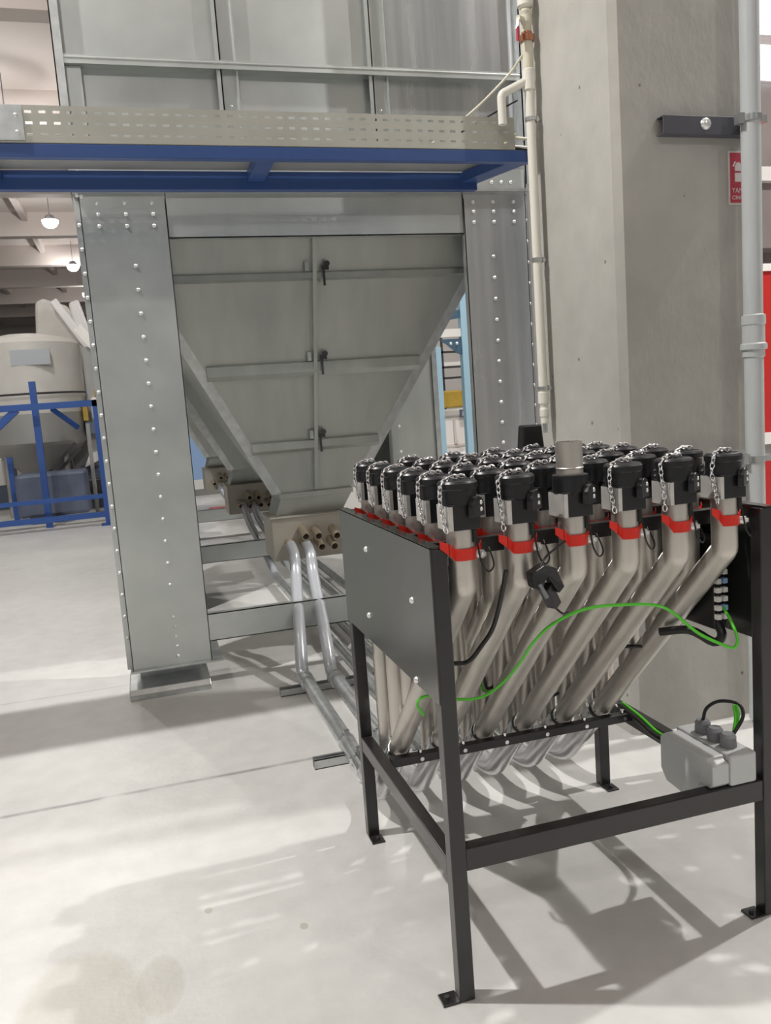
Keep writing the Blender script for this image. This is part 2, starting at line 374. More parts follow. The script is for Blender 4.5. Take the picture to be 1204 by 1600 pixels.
# white water pipe on column's left face
PX, PY = 1.85, 3.60
t = thing('white_water_pipe', 'white plastic water pipe with red handled valve on column side', 'pipe', (PX, PY, 1.33))
MB().cyl((PX, PY, 1.49), (PX, PY, 2.90), 0.021, 16).build('pipe', M_white, t)
MB().lathe((PX, PY, 0), [(0.021, 2.84), (0.028, 2.845), (0.028, 2.93), (0.024, 2.935), (0.024, 3.05), (0.030, 3.055), (0.030, 3.06)]).build('tee_fitting', M_white, t)
MB().cyl((PX, PY, 2.935), (PX, PY, 3.06), 0.0245, 16).build('upper_pipe', M_ivory, t)
MB().lathe((PX, PY, 0), [(0.0, 3.05), (0.032, 3.05), (0.034, 3.075), (0.024, 3.085), (0.024, 3.09)]).build('union_nut', M_copper, t)
v = MB().lathe((PX, PY, 0), [(0.022, 3.09), (0.022, 3.12), (0.026, 3.13), (0.026, 3.16), (0.030, 3.175), (0.022, 3.185), (0.022, 3.20)])
v.cyl((PX, PY, 3.14), (PX-0.05, PY-0.02, 3.14), 0.013, 10); v.build('ball_valve', M_ivory, t)
MB().bar((PX-0.045, PY-0.02, 3.145), (PX-0.058, PY-0.025, 3.095), 0.012, 0.006).build('lever_arm', M_chrome, t)
lab(MB().bar((PX-0.056, PY-0.025, 3.10), (PX-0.057, PY-0.025, 3.045), 0.014, 0.009).build('lever_grip', M_sign, t), 'red valve lever grip')
MB().lathe((PX, PY, 0), [(0.024, 3.19), (0.036, 3.20), (0.036, 3.235), (0.030, 3.25), (0.030, 3.5), (0.028, CZ)]).build('riser_pipe', M_white, t)
MB().lathe((PX, PY, 0), [(0.0, 1.345), (0.018, 1.345), (0.018, 1.37), (0.022, 1.38), (0.022, 1.41), (0.018, 1.42), (0.020, 1.43), (0.026, 1.44), (0.026, 1.49), (0.021, 1.495)]).build('reducer', M_white, t)
MB().lathe((PX+0.002, PY, 0), [(0.0, 1.30), (0.010, 1.30), (0.010, 1.345), (0.0, 1.345)]).build('tap_stub', M_zinc, t)
for z in (2.72, 2.1, 1.51):
    MB().lathe((PX, PY, z), [(0.0215, -0.008), (0.026, -0.008), (0.026, 0.008), (0.0215, 0.008)]).box(PX+0.022, CX0, PY-0.005, PY+0.005, z-0.006, z+0.006).box(PX+0.024, PX+0.034, PY-0.012, PY+0.012, z-0.012, z+0.012).build('pipe_clamp', M_zinc, t)
MB().tube(fillet([(PX, PY, 2.89), (PX-0.13, PY+0.02, 2.83), (PX-0.13, PY+0.02, 2.70)], 0.025), 0.019, 14).build('branch_pipe', M_white, t)

# ------------------------------------------------------------------ cable tray on blue beam
TY0, TY1, TX0, TX1 = 3.75, 4.12, -1.6, 1.84
t = thing('cable_tray', 'perforated galvanised cable tray running across above the bin opening', 'cable tray', (0.2, 3.93, 2.632))
def perforated(x0, x1, y, z0, z1):
    s = MB(); pitch, sw, sh = 0.0535, 0.026, 0.011
    rows = [z0+0.030, z0+0.075, z0+0.118]
    n = int((x1-x0)/pitch); zz = [z0]
    for r in rows: zz += [r-sh/2, r+sh/2]
    zz.append(z1)
    for i in range(n):
        xa = x0+i*pitch; xb = xa+pitch; xm0 = xa+(pitch-sw)/2; xm1 = xm0+sw
        s.quad([(xa, y, z0), (xm0, y, z0), (xm0, y, z1), (xa, y, z1)]); s.quad([(xm1, y, z0), (xb, y, z0), (xb, y, z1), (xm1, y, z1)])
        for k in range(0, len(zz)-1, 2): s.quad([(xm0, y, zz[k]), (xm1, y, zz[k]), (xm1, y, zz[k+1]), (xm0, y, zz[k+1])])
    s.quad([(x0+n*pitch, y, z0), (x1, y, z0), (x1, y, z1), (x0+n*pitch, y, z1)])
    return s
o = perforated(TX0, TX1, TY0, 2.634, 2.777).build('side_wall', M_tray, t)
sd = o.modifiers.new('sheet', 'SOLIDIFY'); sd.thickness = 0.002
o = perforated(TX0, TX1, TY1, 2.634, 2.777).build('side_wall', M_tray, t)
sd = o.modifiers.new('sheet', 'SOLIDIFY'); sd.thickness = 0.002
MB().box(TX0, TX1, TY0+0.002, TY1-0.002, 2.632, 2.635).build('bottom_sheet', M_tray, t)
MB().box(-0.62, -0.31, TY0-0.006, TY0-0.002, 2.64, 2.775).build('splice_plate', M_zinc, t)
sp = MB()
for z in (2.67, 2.735): sp.dome((-0.335, TY0-0.006, z), 0.010, (0, -1, 0), 8)
sp.build('splice_bolt', M_bolt, t)
for k, (r, M, dy, dz, lb) in enumerate([(0.012, M_cable, 0.10, 0.02, 'thick black cable bending out of the tray end'), (0.008, M_ivory, 0.14, 0.045, 'upper pale yellow cable leaving the tray end'), (0.008, M_ivory, 0.06, 0.06, 'lower pale yellow cable leaving the tray end'), (0.014, M_cable, 0.22, 0.015, 'thickest black cable at the back of the tray end')]):
    pth = spline([(0.4, TY0+dy, 2.637+dz), (1.5, TY0+dy, 2.637+dz), (1.80, TY0+dy-0.01, 2.64+dz), (1.86+0.01*k, TY0+dy+0.02, 2.665+dz), (1.94, TY0+dy+0.14, 2.69+dz), (2.1, TY0+dy+0.2, 2.70+dz)])
    tag(MB().tube(pth, r, 8).build('cable', M, origin=(1.5, TY0+dy, 2.64)), lb, 'cable', 'cables in the tray')
c = MB().tube(spline([(1.83, 3.60, 3.0), (1.78, 3.66, 2.93), (1.66, 3.74, 2.82), (1.52, 3.82, 2.72), (1.40, 3.90, 2.65)]), 0.006, 8).build('cable', M_ivory, origin=(1.6, 3.8, 2.65))
tag(c, 'thin pale cable slanting down from water pipe valve into tray', 'cable')
c = MB().tube(spline([(1.83, 3.68, 2.83), (1.70, 3.76, 2.775), (1.58, 3.86, 2.72), (1.5, 3.95, 2.66)]), 0.004, 8).build('cable', M_cable, origin=(1.6, 3.8, 2.66))
tag(c, 'thin dark cable dipping into the tray below the white branch pipe', 'cable')

t = thing('blue_support_frame', 'blue painted steel ladder frame carrying the cable tray', 'support frame', (0.2, 3.93, 2.545))
MB().box(-1.6, 1.93, 3.75, 3.795, 2.578, 2.630).build('front_beam', M_blue, t, bevel=0.003)
MB().box(-1.6, 1.80, 4.125, 4.17, 2.545, 2.630).build('rear_beam', M_blue, t, bevel=0.003)
for x in (-0.50, 0.66):
    MB().prism([(x-0.04, 3.795, 2.58), (x+0.04, 3.795, 2.58), (x+0.04, 4.125, 2.58), (x-0.04, 4.125, 2.58)], (0, 0, 0.05)).build('cross_member', M_blue, t, bevel=0.003)
MB().prism([(1.81, 3.795, 2.58), (1.92, 3.795, 2.58), (1.80, 4.16, 2.58), (1.70, 4.16, 2.58)], (0, 0, 0.05)).build('cross_member', M_blue, t, bevel=0.003)

# ------------------------------------------------------------------ galvanised hopper bin
B = thing('hopper_bin', 'large bolted galvanised sheet steel bin with hopper bottoms on legs', 'bin', (1.065, 4.6, 0))
BX0, BX1, BY = -0.165, 2.305, 4.60
def leg_part(xa, xb, y, sgn, bolts=True):
    # sgn -1: left leg (outer edge xa), +1: right leg
    s = MB(); s.box(xa, xb, y, y+0.004, 0.155, 2.65)
    xo = xa if sgn < 0 else xb; xi = xb if sgn < 0 else xa
    s.box(min(xo, xo-sgn*0.004), max(xo, xo-sgn*0.004), y, y+0.42, 0.155, 2.65)
    s.box(min(xi, xi-sgn*-0.004), max(xi, xi+sgn*0.004), y, y+0.05, 0.155, 2.62)
    # thin overlapping edge strip of the side sheet
    s.box(min(xo, xo+sgn*0.028), max(xo, xo+sgn*0.028), y+0.03, y+0.034, 0.155, 2.70)
    L = s.build('leg', M_galv if sgn < 0 else M_galvr, B)
    if bolts:
        cx = [0.055, -0.08, 0.19] if sgn < 0 else [2.10, 1.975, 2.228]
        pts = [(cx[j], z) for j in range(3) for z in (2.60, 2.545, 2.487)]
        xc = 0.077 if sgn < 0 else 2.085
        z = 2.287 if sgn < 0 else 2.293
        while z > 0.5: pts.append((xc, z)); z -= 0.1205
        pts += [(xc, z) for z in (0.42, 0.365, 0.31, 0.255, 0.20)]
        for (x, z) in pts: MB().dome((x, y, z), 0.0112, (0, -1, 0), 8, 0.9).build('bolt', M_bolt, L)
        xe = xo+sgn*0.012; z = 2.50
        while z > 0.3:
            MB().dome((xe, y+0.03, z), 0.011, (sgn*0.4, -1, 0), 8, 0.9).build('bolt', M_bolt, L); z -= 0.1205
    return L
leg_part(BX0, 0.258, BY, -1); leg_part(1.915, BX1, BY, 1)
def foot(xa, xb, y, xex):
    s = MB(); s.box(xa-0.012, xb+xex, y-0.035, y+0.42, 0.145, 0.155)
    s.box(xa+0.03, xb-0.06, y+0.18, y+0.20, 0.03, 0.145)
    s.build('foot_flange', M_zinc, B, bevel=0.002)
    q = [(xa-0.03, y-0.05, 0.0), (xa-0.03, y-0.05, 0.03), (xa-0.03, y-0.03, 0.055), (xa-0.03, y+0.30, 0.055), (xa-0.03, y+0.30, 0.0)]
    MB().prism(q, (xb-xa+0.01, 0, 0)).build('base_shoe', M_zinc, B, bevel=0.004)
foot(BX0, 0.258, BY, 0.06); foot(1.915, BX1, BY, 0.0)
MB().box(0.262, 1.911, BY+0.012, BY+0.02, 2.425, 2.65).box(0.262, 1.911, BY+0.012, BY+0.06, 2.425, 2.43).build('header_beam', M_galv, B)
# bottom beams of the three bays
for (y, z0, z1) in ((4.62, 0.250, 0.405), (7.15, 0.245, 0.395), (9.95, 0.245, 0.39)):
    MB().box(0.20, 1.95, y, y+0.006, z0, z1).box(0.20, 1.95, y, y+0.05, z1-0.005, z1).box(0.20, 1.95, y, y+0.05, z0, z0+0.005).build('bottom_beam', M_galv, B)
# ledge at the joint
MB().box(BX0-0.03, BX1+0.03, BY-0.03, BY+0.05, 2.650, 2.658).box(BX0-0.03, BX1+0.03, BY-0.034, BY-0.028, 2.650, 2.668).build('joint_flange', M_zinc, B)
MB().box(BX0, BX1, BY+0.004, BY+0.012, 2.66, 2.78).build('lower_wall_strip', M_galv, B)
s = MB()
for x in (0.0, 0.7, 1.32, 1.36, 1.42, 2.1, 2.16, 2.22): s.dome((x, BY+0.004, 2.71), 0.010, (0, -1, 0), 8)
for dx, dz in ((-0.15, 2.69), (-0.13, 2.72), (-0.10, 2.745), (-0.155, 2.75), (-0.17, 2.64), (-0.15, 2.632)): s.dome((dx, BY-0.002, dz), 0.012, (0, -1, 0), 8)
s.build('flange_bolt', M_bolt, B)['kind'] = 'stuff'
# upper walls : three bays, ribs, rail
UX0, UX1 = -0.205, 2.345
for k, (xa, xb) in enumerate(((UX0, 0.65), (0.65, 1.475), (1.475, UX1))):
    Mx = M_galvr if k == 2 else M_galv
    MB().box(xa, xb, BY+0.075, BY+0.081, 2.72, 3.29).build('wall_panel', Mx, B)
    MB().box(xa, xb, BY+0.055, BY+0.061, 3.29, 5.6).build('wall_panel', Mx, B)
MB().box(UX0+0.02, UX1-0.02, BY+0.01, BY+0.075, 3.272, 3.278).box(UX0+0.02, UX1-0.02, BY+0.006, BY+0.012, 3.272, 3.315).cyl((UX0+0.02, BY+0.012, 3.300), (UX1-0.02, BY+0.012, 3.300), 0.010, 10).build('horizontal_rail', M_galv, B)
for x in (0.65, 1.475):
    for z0, z1 in ((2.70, 3.272), (3.315, 5.6)):
        MB().box(x-0.045, x-0.038, BY+0.02, BY+0.075, z0, z1).box(x+0.038, x+0.045, BY+0.02, BY+0.075, z0, z1).box(x-0.038, x+0.038, BY+0.048, BY+0.054, z0, z1).box(x-0.065, x-0.038, BY+0.02, BY+0.024, z0, z1).build('wall_rib', M_galv, B)
for (xa, xb) in ((UX0, UX0+0.045), (UX1-0.03, UX1)):
    MB().box(xa, xb, BY+0.0, BY+0.006, 2.70, 5.6).box(xa, xa+0.006, BY, BY+0.25, 2.66, 5.6).build('corner_post', M_zinc, B)
MB().box(UX0+0.045, UX0+0.12, BY+0.035, BY+0.04, 2.70, 3.27).build('corner_gusset', M_galv, B)
s = MB()
for z in (2.84, 3.0): s.dome((UX0+0.085, BY+0.035, z), 0.010, (0, -1, 0), 8)
for x in (0.65, 1.475): s.dome((x, BY+0.048, 3.1), 0.010, (0, -1, 0), 8)
z = 2.75
while z < 3.5: s.dome((UX1+0.004, BY-0.001, z), 0.010, (0.3, -1, 0), 8); z += 0.12
s.build('wall_bolt', M_bolt, B)['kind'] = 'stuff'
# side and rear walls
MB().box(UX0, UX0+0.006, BY+0.25, 13.2, 2.66, 5.6).build('side_wall', M_galv, B)
MB().box(UX1-0.006, UX1, BY+0.06, 13.2, 2.66, 5.6).build('side_wall', M_galv, B)
MB().box(UX0, UX1, 13.194, 13.2, 2.66, 5.6).build('rear_wall', M_galv, B)
MB().box(UX0, UX1, BY+0.05, 13.2, 5.6, 5.61).build('roof_sheet', M_galv, B)
for (xa, xb, ya, yb, sg) in ((1.90, 2.30, 6.30, 7.20, 1), (-0.16, 0.24, 6.35, 7.2, -1), (1.90, 2.30, 9.9, 10.5, 1), (-0.16, 0.24, 9.9, 10.5, -1), (1.90, 2.30, 12.7, 13.2, 1), (-0.16, 0.24, 12.7, 13.2, -1)):
    xo = xb if sg > 0 else xa
    s = MB().box(xa, xb, ya, ya+0.005, 0.0, 2.65).box(xo-0.006, xo, ya, yb, 0.0, 2.65).box(xa, xb, yb-0.005, yb, 0, 2.65)
    xi = xa if sg > 0 else xb
    s.box(xi-0.003, xi+0.003, ya, ya+0.06, 0, 2.65)
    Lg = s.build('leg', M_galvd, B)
    if ya == 6.30:
        for z in [0.9+0.2*i for i in range(8)]: MB().dome((1.97, ya, z), 0.012, (0, -1, 0), 8).build('bolt', M_bolt, Lg)
        MB().box(2.27, 2.31, ya-0.02, ya, 0, 2.65).build('edge_angle', M_zinc, Lg)
# hoppers
def hopper(y0, detail):
    TLf, TRf = Vector((-0.06, y0+0.08, 2.56)), Vector((2.19, y0+0.08, 2.56))
    BLf, BRf = Vector((0.79, y0+0.52, 0.98)), Vector((1.26, y0+0.52, 0.98))
    TLb, TRb = Vector((-0.06, y0+2.55, 2.56)), Vector((2.19, y0+2.55, 2.56))
    BLb, BRb = Vector((0.79, y0+0.92, 0.98)), Vector((1.26, y0+0.92, 0.98))
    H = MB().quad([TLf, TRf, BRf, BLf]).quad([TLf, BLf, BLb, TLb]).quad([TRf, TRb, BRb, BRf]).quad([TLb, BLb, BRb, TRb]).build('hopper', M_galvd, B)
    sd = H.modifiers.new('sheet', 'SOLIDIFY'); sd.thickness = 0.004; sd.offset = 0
    def on(u, v, off=0.0):   # u 0..1 left-right, v 0..1 top-bottom on the front sheet
        a = TLf.lerp(BLf, v); b = TRf.lerp(BRf, v); p = a.lerp(b, u)
        nrm = (TRf-TLf).cross(BLf-TLf).normalized()
        if nrm.y > 0: nrm = -nrm
        return p+nrm*off
    # edge angles along both arrises
    for u, sx in ((0, -1), (1, 1)):
        a, b = on(u, 0, 0.004), on(u, 1, 0.004); w_ = Vector((sx*0.045, 0.0, 0.0)); i_ = Vector((-sx*0.02, 0, 0))
        MB().prism([a+i_, a+w_, a+w_+Vector((0, 0.006, 0)), a+i_+Vector((0, 0.006, 0))], b-a).build('edge_angle', M_zinc, H)
    if not detail: return H
    for v_, hgt in ((0.190, 0.030), (0.50, 0.055), (0.792, 0.045)):
        du = 0.03
        a, b = on(du, v_, 0.0), on(1-du, v_, 0.0); k = Vector((0, 0, -hgt)); dn = on(0.5, v_, 0.028)-on(0.5, v_, 0)
        MB().prism([a, a+dn, a+dn+k, a+k*1.6], b-a).build('stiffener_rib', M_galvd, H)
    a, b = on(0.493, 0.0, 0.020), on(0.493, 0.985, 0.020)
    MB().bar(a, b, 0.022, 0.04, (0, 1, 0)).build('centre_bar', M_galvd, H)
    for v_ in (0.175, 0.485, 0.775):
        p = on(0.515, v_, 0.03)+Vector((0.008, 0, 0))
        MB().box(p.x-0.006, p.x+0.006, p.y-0.01, p.y, p.z-0.10, p.z).box(p.x-0.01, p.x+0.03, p.y-0.012, p.y, p.z-0.012, p.z+0.012).cyl((p.x+0.02, p.y-0.02, p.z+0.02), (p.x+0.02, p.y, p.z+0.02), 0.016, 10).build('latch', M_dark, H)
        q = on(0.475, v_, 0.02); MB().box(q.x-0.02, q.x, q.y-0.02, q.y, q.z-0.02, q.z+0.03).build('latch_catch', M_galv, H)
    return H
H1 = hopper(4.60, True); H2 = hopper(7.25, False); H3 = hopper(10.0, False)
def outlet(y, det):
    T = MB()
    T.prism([(0.79, y-0.02, 0.98), (1.26, y-0.02, 0.98), (1.26, y+0.38, 0.98), (0.79, y+0.38, 0.98)], (0, 0, -0.03))
    T.quad([(0.80, y-0.01, 0.95), (1.25, y-0.01, 0.95), (1.19, y+0.03, 0.835), (0.76, y+0.03, 0.835)]).quad([(0.80, y-0.01, 0.95), (0.76, y+0.03, 0.835), (0.76, y+0.30, 0.835), (0.80, y+0.35, 0.95)])
    T.quad([(1.25, y-0.01, 0.95), (1.25, y+0.35, 0.95), (1.19, y+0.30, 0.835), (1.19, y+0.03, 0.835)])
    T.build('transition', M_galvd, B)
    O = MB().box(0.725, 1.225, y-0.03, y+0.33, 0.565, 0.835).box(0.715, 1.235, y-0.04, y+0.34, 0.830, 0.838).build('outlet_box', M_beige, B, bevel=0.004)
    st = [(0.905, 0.735), (0.985, 0.73), (0.82, 0.665), (0.91, 0.655), (1.00, 0.66), (1.08, 0.655), (1.10, 0.72)]
    for i, (x, z) in enumerate(st):
        yy = y-0.03
        a = Vector((x, yy+0.02, z+0.02)); b = Vector((x+0.01, yy-0.10, z-0.02))
        MB().hollow(a, b, 0.026, 0.021, 14).build('outlet_stub', M_brass, O)
    return O
outlet(5.12, True); outlet(7.79, False); outlet(10.55, False)

# ------------------------------------------------------------------ pipe rack (black frame)
RX0, RX1, RY0, RY1, RH, LW = 0.618, 1.533, 1.797, 2.70, 1.153, 0.040
R = thing('pipe_rack', 'black steel rack holding thirty six upright stainless pipes', 'rack', (1.10, 2.25, 0))
for (x, y, fx, fy) in ((RX0, RY0, -1, 1), (RX1, RY0, -1, 1), (RX0, RY1-0.04, 1, -1), (RX1, RY1-0.04, 1, -1)):
    Lg = MB().box(x, x+LW, y, y+LW, 0.0, RH).build('leg', M_black, R, bevel=0.003)
    if fy > 0: fp = MB().box(x-0.045, x, y+0.0, y+0.045, 0.0, 0.006)
    else: fp = MB().box(x+0.0, x+0.045, y-0.05, y, 0.0, 0.006)
    fo = fp.build('foot_plate', M_black, Lg, bevel=0.001)
    b0 = (x-0.028, y+0.022) if fy > 0 else (x+0.025, y-0.028)
    MB().cyl((b0[0], b0[1], 0.006), (b0[0], b0[1], 0.013), 0.007, 6).build('anchor_bolt', M_dark, Lg)
MB().box(RX0+LW, RX1, RY0+0.002, RY0+LW-0.002, 0.343, 0.403).build('front_beam', M_black, R, bevel=0.003)
for x in (RX0, RX1): MB().box(x+0.001, x+LW-0.001, RY0+LW, RY1-LW, 0.318, 0.368).build('side_beam', M_black, R, bevel=0.003)
MB().box(RX0+LW, RX1, 2.432, 2.462, 0.343, 0.372).build('clip_bar', M_black, R, bevel=0.002)
for k in range(6):
    x = 0.705+0.1484*k+0.055
    MB().cyl((x, 2.447, 0.372), (x, 2.447, 0.384), 0.008, 8).cyl((x, 2.428, 0.357), (x, 2.432, 0.357), 0.007, 8).build('clip_bolt', M_chrome, R)
    x2 = 0.705+0.1484*k
    MB().tube([(x2+0.045*math.cos(a), 2.447+0.012+0.045*math.sin(a)*0.9, 0.39+0.03*math.sin(a)) for a in [math.pi*j/8 for j in range(9)]], 0.004, 6).build('pipe_clip', M_chrome, R)
# side panels
for x, xo in ((RX0, RX0-0.004), (RX1+LW, RX1+LW)):
    s = MB().box(xo, xo+0.004, RY0+0.0, RY1, 0.778, RH+0.004)
    if x == RX0: s.box(xo, xo+0.028, RY0, RY1, RH+0.001, RH+0.005)
    else: s.box(xo-0.028, xo+0.004, RY0, RY1, RH+0.001, RH+0.005)
    p = s.build('side_panel', M_panel, R)
    if x == RX0:
        for (yy, zz) in ((2.377, 1.068), (2.399, 0.86), (1.954, 1.001), (1.963, 0.79)):
            MB().dome((xo, yy, zz), 0.0095, (-1, 0, 0), 8, 0.9).build('bolt', M_bolt, p)
# top cross bars behind each row, and rear top bar
for k in range(6):
    y = 1.83+0.158*k+0.062
    MB().box(RX0+LW if k < 5 else RX0+LW, RX1, y, y+0.010, 1.112, 1.150).box(RX0+LW, RX1, y+0.010, y+0.032, 1.147, 1.150).build('cross_bar', M_black, R, bevel=0.001)

# ------------------------------------------------------------------ the thirty six capped pipes
ORD = ['leftmost', 'second from left', 'third from left', 'third from right', 'second from right', 'rightmost']
ROWN = ['front row', 'second row', 'third row', 'fourth row', 'fifth row', 'rearmost row']
PR = 0.0335
def arc(cx, cy, r, a0, a1, n): return [(cx+r*math.cos(math.radians(a0+(a1-a0)*i/n)), cy+r*math.sin(math.radians(a0+(a1-a0)*i/n))) for i in range(n+1)]
def link_chain(path, L=0.0155):
    s = MB(); P = spline(path, 10); acc = 0; last = P[0]; pts = [P[0]]
    for p in P[1:]:
        if (p-last).length >= L*0.78: pts.append(p); last = p
    for i in range(len(pts)-1):
        a, b = pts[i], pts[i+1]; d = (b-a).normalized(); c = (a+b)/2
        u = d.cross(Vector((0.3, -0.5, 0.81)).normalized()).normalized()
        if i % 2: u = d.cross(u).normalized()
        ring = []
        for k in range(8):
            an = 2*math.pi*k/8; ring.append(c+d*(L*0.62*math.cos(an))+u*(L*0.34*math.sin(an)))
        s.tube(ring, 0.0024, 5, closed=True)
    return s
protos = {}
def pipe_unit(i, k):
    x, y = 0.705+0.1484*i, 1.83+0.158*k
    z0 = 1.190
    name_r = ROWN[k]
    open_pipe = (i == 2 and k == 0)
    lb = 'capped stainless pipe, %s of the %s of the rack' % (ORD[i], name_r)
    if open_pipe: lb = 'stainless pipe with an open steel stub instead of a black cap'
    t = thing('capped_pipe' if not open_pipe else 'open_pipe', lb, 'pipe', (x, y, z0), 'stainless pipes standing in the rack')
    # tube: mesh shared along each row
    key = ('tube', k)
    if key not in protos:
        s = MB(); O = Vector((x, y, z0))
        if k == 0:
            s.tube(fillet([(x, y, 1.20), (x, y, 1.052), (x, y+0.70, 0.352)], 0.014, 2), PR, 22)
        elif k == 1:
            s.tube(fillet([(x, y, 1.20), (x, y, 0.97), (x, y+0.15, 0.82)], 0.014, 2), PR, 22)
        elif k == 5: s.tube([(x, y, 1.20), (x, y, 0.25)], PR, 22)
        else: s.tube([(x, y, 1.20), (x, y, 2.882-y+0.02)], PR, 22)
        protos[key] = s.build('tube', M_stain, t, origin=O)
    else: dupc(protos[key], t)
    # square adaptor: bright cast face to the left, black body
    if 'adaptor' not in protos:
        s = MB(); h = 0.0385
        pts = [(x-h, y-h+0.004), (x-h+0.004, y-h), (x+h, y-h), (x+h, y+h), (x-h, y+h)]
        s.prism([(a, b, z0) for a, b in pts], (0, 0, 0.062))
        A = s.build('adaptor', M_rub, t, bevel=0.002, origin=(x, y, z0)); protos['adaptor'] = A
        f = MB().box(x-h-0.0025, x-h, y-h+0.002, y+h, z0+0.001, z0+0.058).box(x-h-0.0025, x-h+0.008, y-h-0.0025, y-h, z0+0.001, z0+0.058).build('side_plate', M_alu, A, origin=(x, y, z0)); lab(f, 'bright cast metal side plate'); protos['plate'] = f
    else:
        A = dupc(protos['adaptor'], t); dupc(protos['plate'], A)
    # coupling with the lug on its front right
    kb = 'coupling'
    if kb not in protos:
        s = MB(); r = 0.0445; zb = z0+0.056
        s.lathe((x, y, zb), [(0, 0), (r-0.004, 0), (r, 0.004), (r, 0.038)], 28)
        if True:
            s.lathe((x, y, zb), [(r, 0.038), (r-0.001, 0.045), (r-0.012, 0.047)], 28)
        c = s.build('coupling', M_rub, t, origin=(x, y, z0)); protos[kb] = c
        ax, ay = math.cos(math.radians(-52)), math.sin(math.radians(-52)); n_ = Vector((ax, ay, 0)); tn = Vector((-ay, ax, 0))
        cc = Vector((x, y, z0+0.052))+n_*0.040
        poly = [cc+tn*(0.026*math.cos(math.radians(a)))*1.0+Vector((0, 0, 0.026*math.sin(math.radians(a)))) for a in range(0, 181, 20)]
        poly += [cc-tn*0.026+Vector((0, 0, -0.022)), cc+tn*0.026+Vector((0, 0, -0.022))]
        e = MB().prism(poly, n_*0.016).build('lug', M_rub, c, bevel=0.002, origin=(x, y, z0)); protos['lug'] = e
        d = MB()
        for dz in (0.010, -0.006): d.dome(cc+n_*0.0162+tn*0.010+Vector((0, 0, dz)), 0.0055, n_, 8, 0.5)
        g = d.build('lug_screw', M_bolt, c, origin=(x, y, z0)); protos['lug_screw'] = g
    else:
        c = dupc(protos[kb], t); dupc(protos['lug'], c); dupc(protos['lug_screw'], c)
    if open_pipe:
        MB().hollow((x, y, z0+0.05), (x, y, 1.372), 0.0325, 0.030, 24).lathe((x, y, 1.306), [(0.0325, 0), (0.0345, 0.002), (0.0325, 0.004)]).build('open_stub', M_stain, t, origin=(x, y, z0))
    else:
        kc = 'cap'
        if kc not in protos:
            r = 0.0475; zb = z0+0.094
            s = MB().lathe((x, y, zb), [(0, 0), (r-0.003, 0), (r, 0.004), (r, 0.016), (r-0.004, 0.021), (r-0.010, 0.023), (r-0.016, 0.021), (0.004, 0.0225), (0, 0.0225)], 32)
            protos[kc] = s.build('dust_cap', M_rub, t, origin=(x, y, z0))
        else: dupc(protos[kc], t)
        var = (i*7+k*3) % 3; kk = ('chain', var)
        if kk not in protos:
            zt = z0+0.119; q = [0.0, 0.006, -0.006][var]
            top = [(x+0.022, y+0.006, zt+0.002), (x+0.012, y-0.010+q, zt+0.006), (x+0.004, y+0.008, zt+0.003), (x-0.004, y-0.012-q, zt+0.006), (x-0.014, y+0.010, zt+0.003), (x-0.020, y-0.008+q, zt+0.005), (x-0.034, y-0.012, zt-0.001),
                   (x-0.049, y-0.020+q, zt-0.012), (x-0.053, y-0.022, zt-0.045), (x-0.050, y-0.026, zt-0.085), (x-0.045, y-0.028+q, zt-0.115-[0, .02, .01][var]), (x-0.042, y-0.024, zt-0.130)]
            protos[kk] = link_chain(top).build('chain', M_chrome, t, origin=(x, y, z0))
        else: dupc(protos[kk], t)
    # red earthing clamp
    if k in (0, 1, 2, 3, 4, 5):
        if 'clamp' not in protos:
            zc = 1.1335; T = 0.0022
            def band(pth, z_lo, z_hi):
                s = MB()
                for j in range(len(pth)-1):
                    (xa, ya), (xb, yb) = pth[j], pth[j+1]
                    d = Vector((xb-xa, yb-ya, 0)).normalized(); nn = Vector((d.y, -d.x, 0))*T
                    lo0, hi0, lo1, hi1 = z_lo[j], z_hi[j], z_lo[j+1], z_hi[j+1]
                    A_, B_ = Vector((xa, ya, 0)), Vector((xb, yb, 0)); u = Vector((0, 0, 1))
                    s.quad([A_+u*lo0, B_+u*lo1, B_+u*hi1, A_+u*hi0]); s.quad([A_+nn+u*lo0, B_+nn+u*lo1, B_+nn+u*hi1, A_+nn+u*hi0])
                    s.quad([A_+u*hi0, B_+u*hi1, B_+nn+u*hi1, A_+nn+u*hi0]); s.quad([A_+u*lo0, B_+u*lo1, B_+nn+u*lo1, A_+nn+u*lo0])
                return s
            ar = arc(x, y, PR+0.002, 226, 340, 12)
            pth = [(x-0.066, y-0.036), (x-0.046, y-0.040)]+ar+[(x+0.047, y-0.003), (x+0.056, y+0.012)]
            n_ = len(pth); zl = [zc+0.020, zc+0.002]+[zc-0.016]*(n_-4)+[zc-0.014, zc-0.002]; zh = [zc+0.038, zc+0.030]+[zc+0.012]*(n_-4)+[zc+0.016, zc+0.022]
            cl = band(pth, zl, zh).build('earthing_clamp', M_red, t, origin=(x, y, z0)); protos['clamp'] = cl; lab(cl, 'red painted sheet metal clamp')
            b = MB().cyl((x+0.034, y-0.020, zc-0.006), (x+0.044, y-0.030, zc-0.006), 0.0105, 12).cyl((x+0.044, y-0.030, zc-0.006), (x+0.048, y-0.034, zc-0.006), 0.006, 6)
            protos['clamp_bolt'] = b.build('clamp_bolt', M_bolt, cl, origin=(x, y, z0))
        else:
            cl = dupc(protos['clamp'], t); dupc(protos['clamp_bolt'], cl); lab(cl, 'red painted sheet metal clamp')
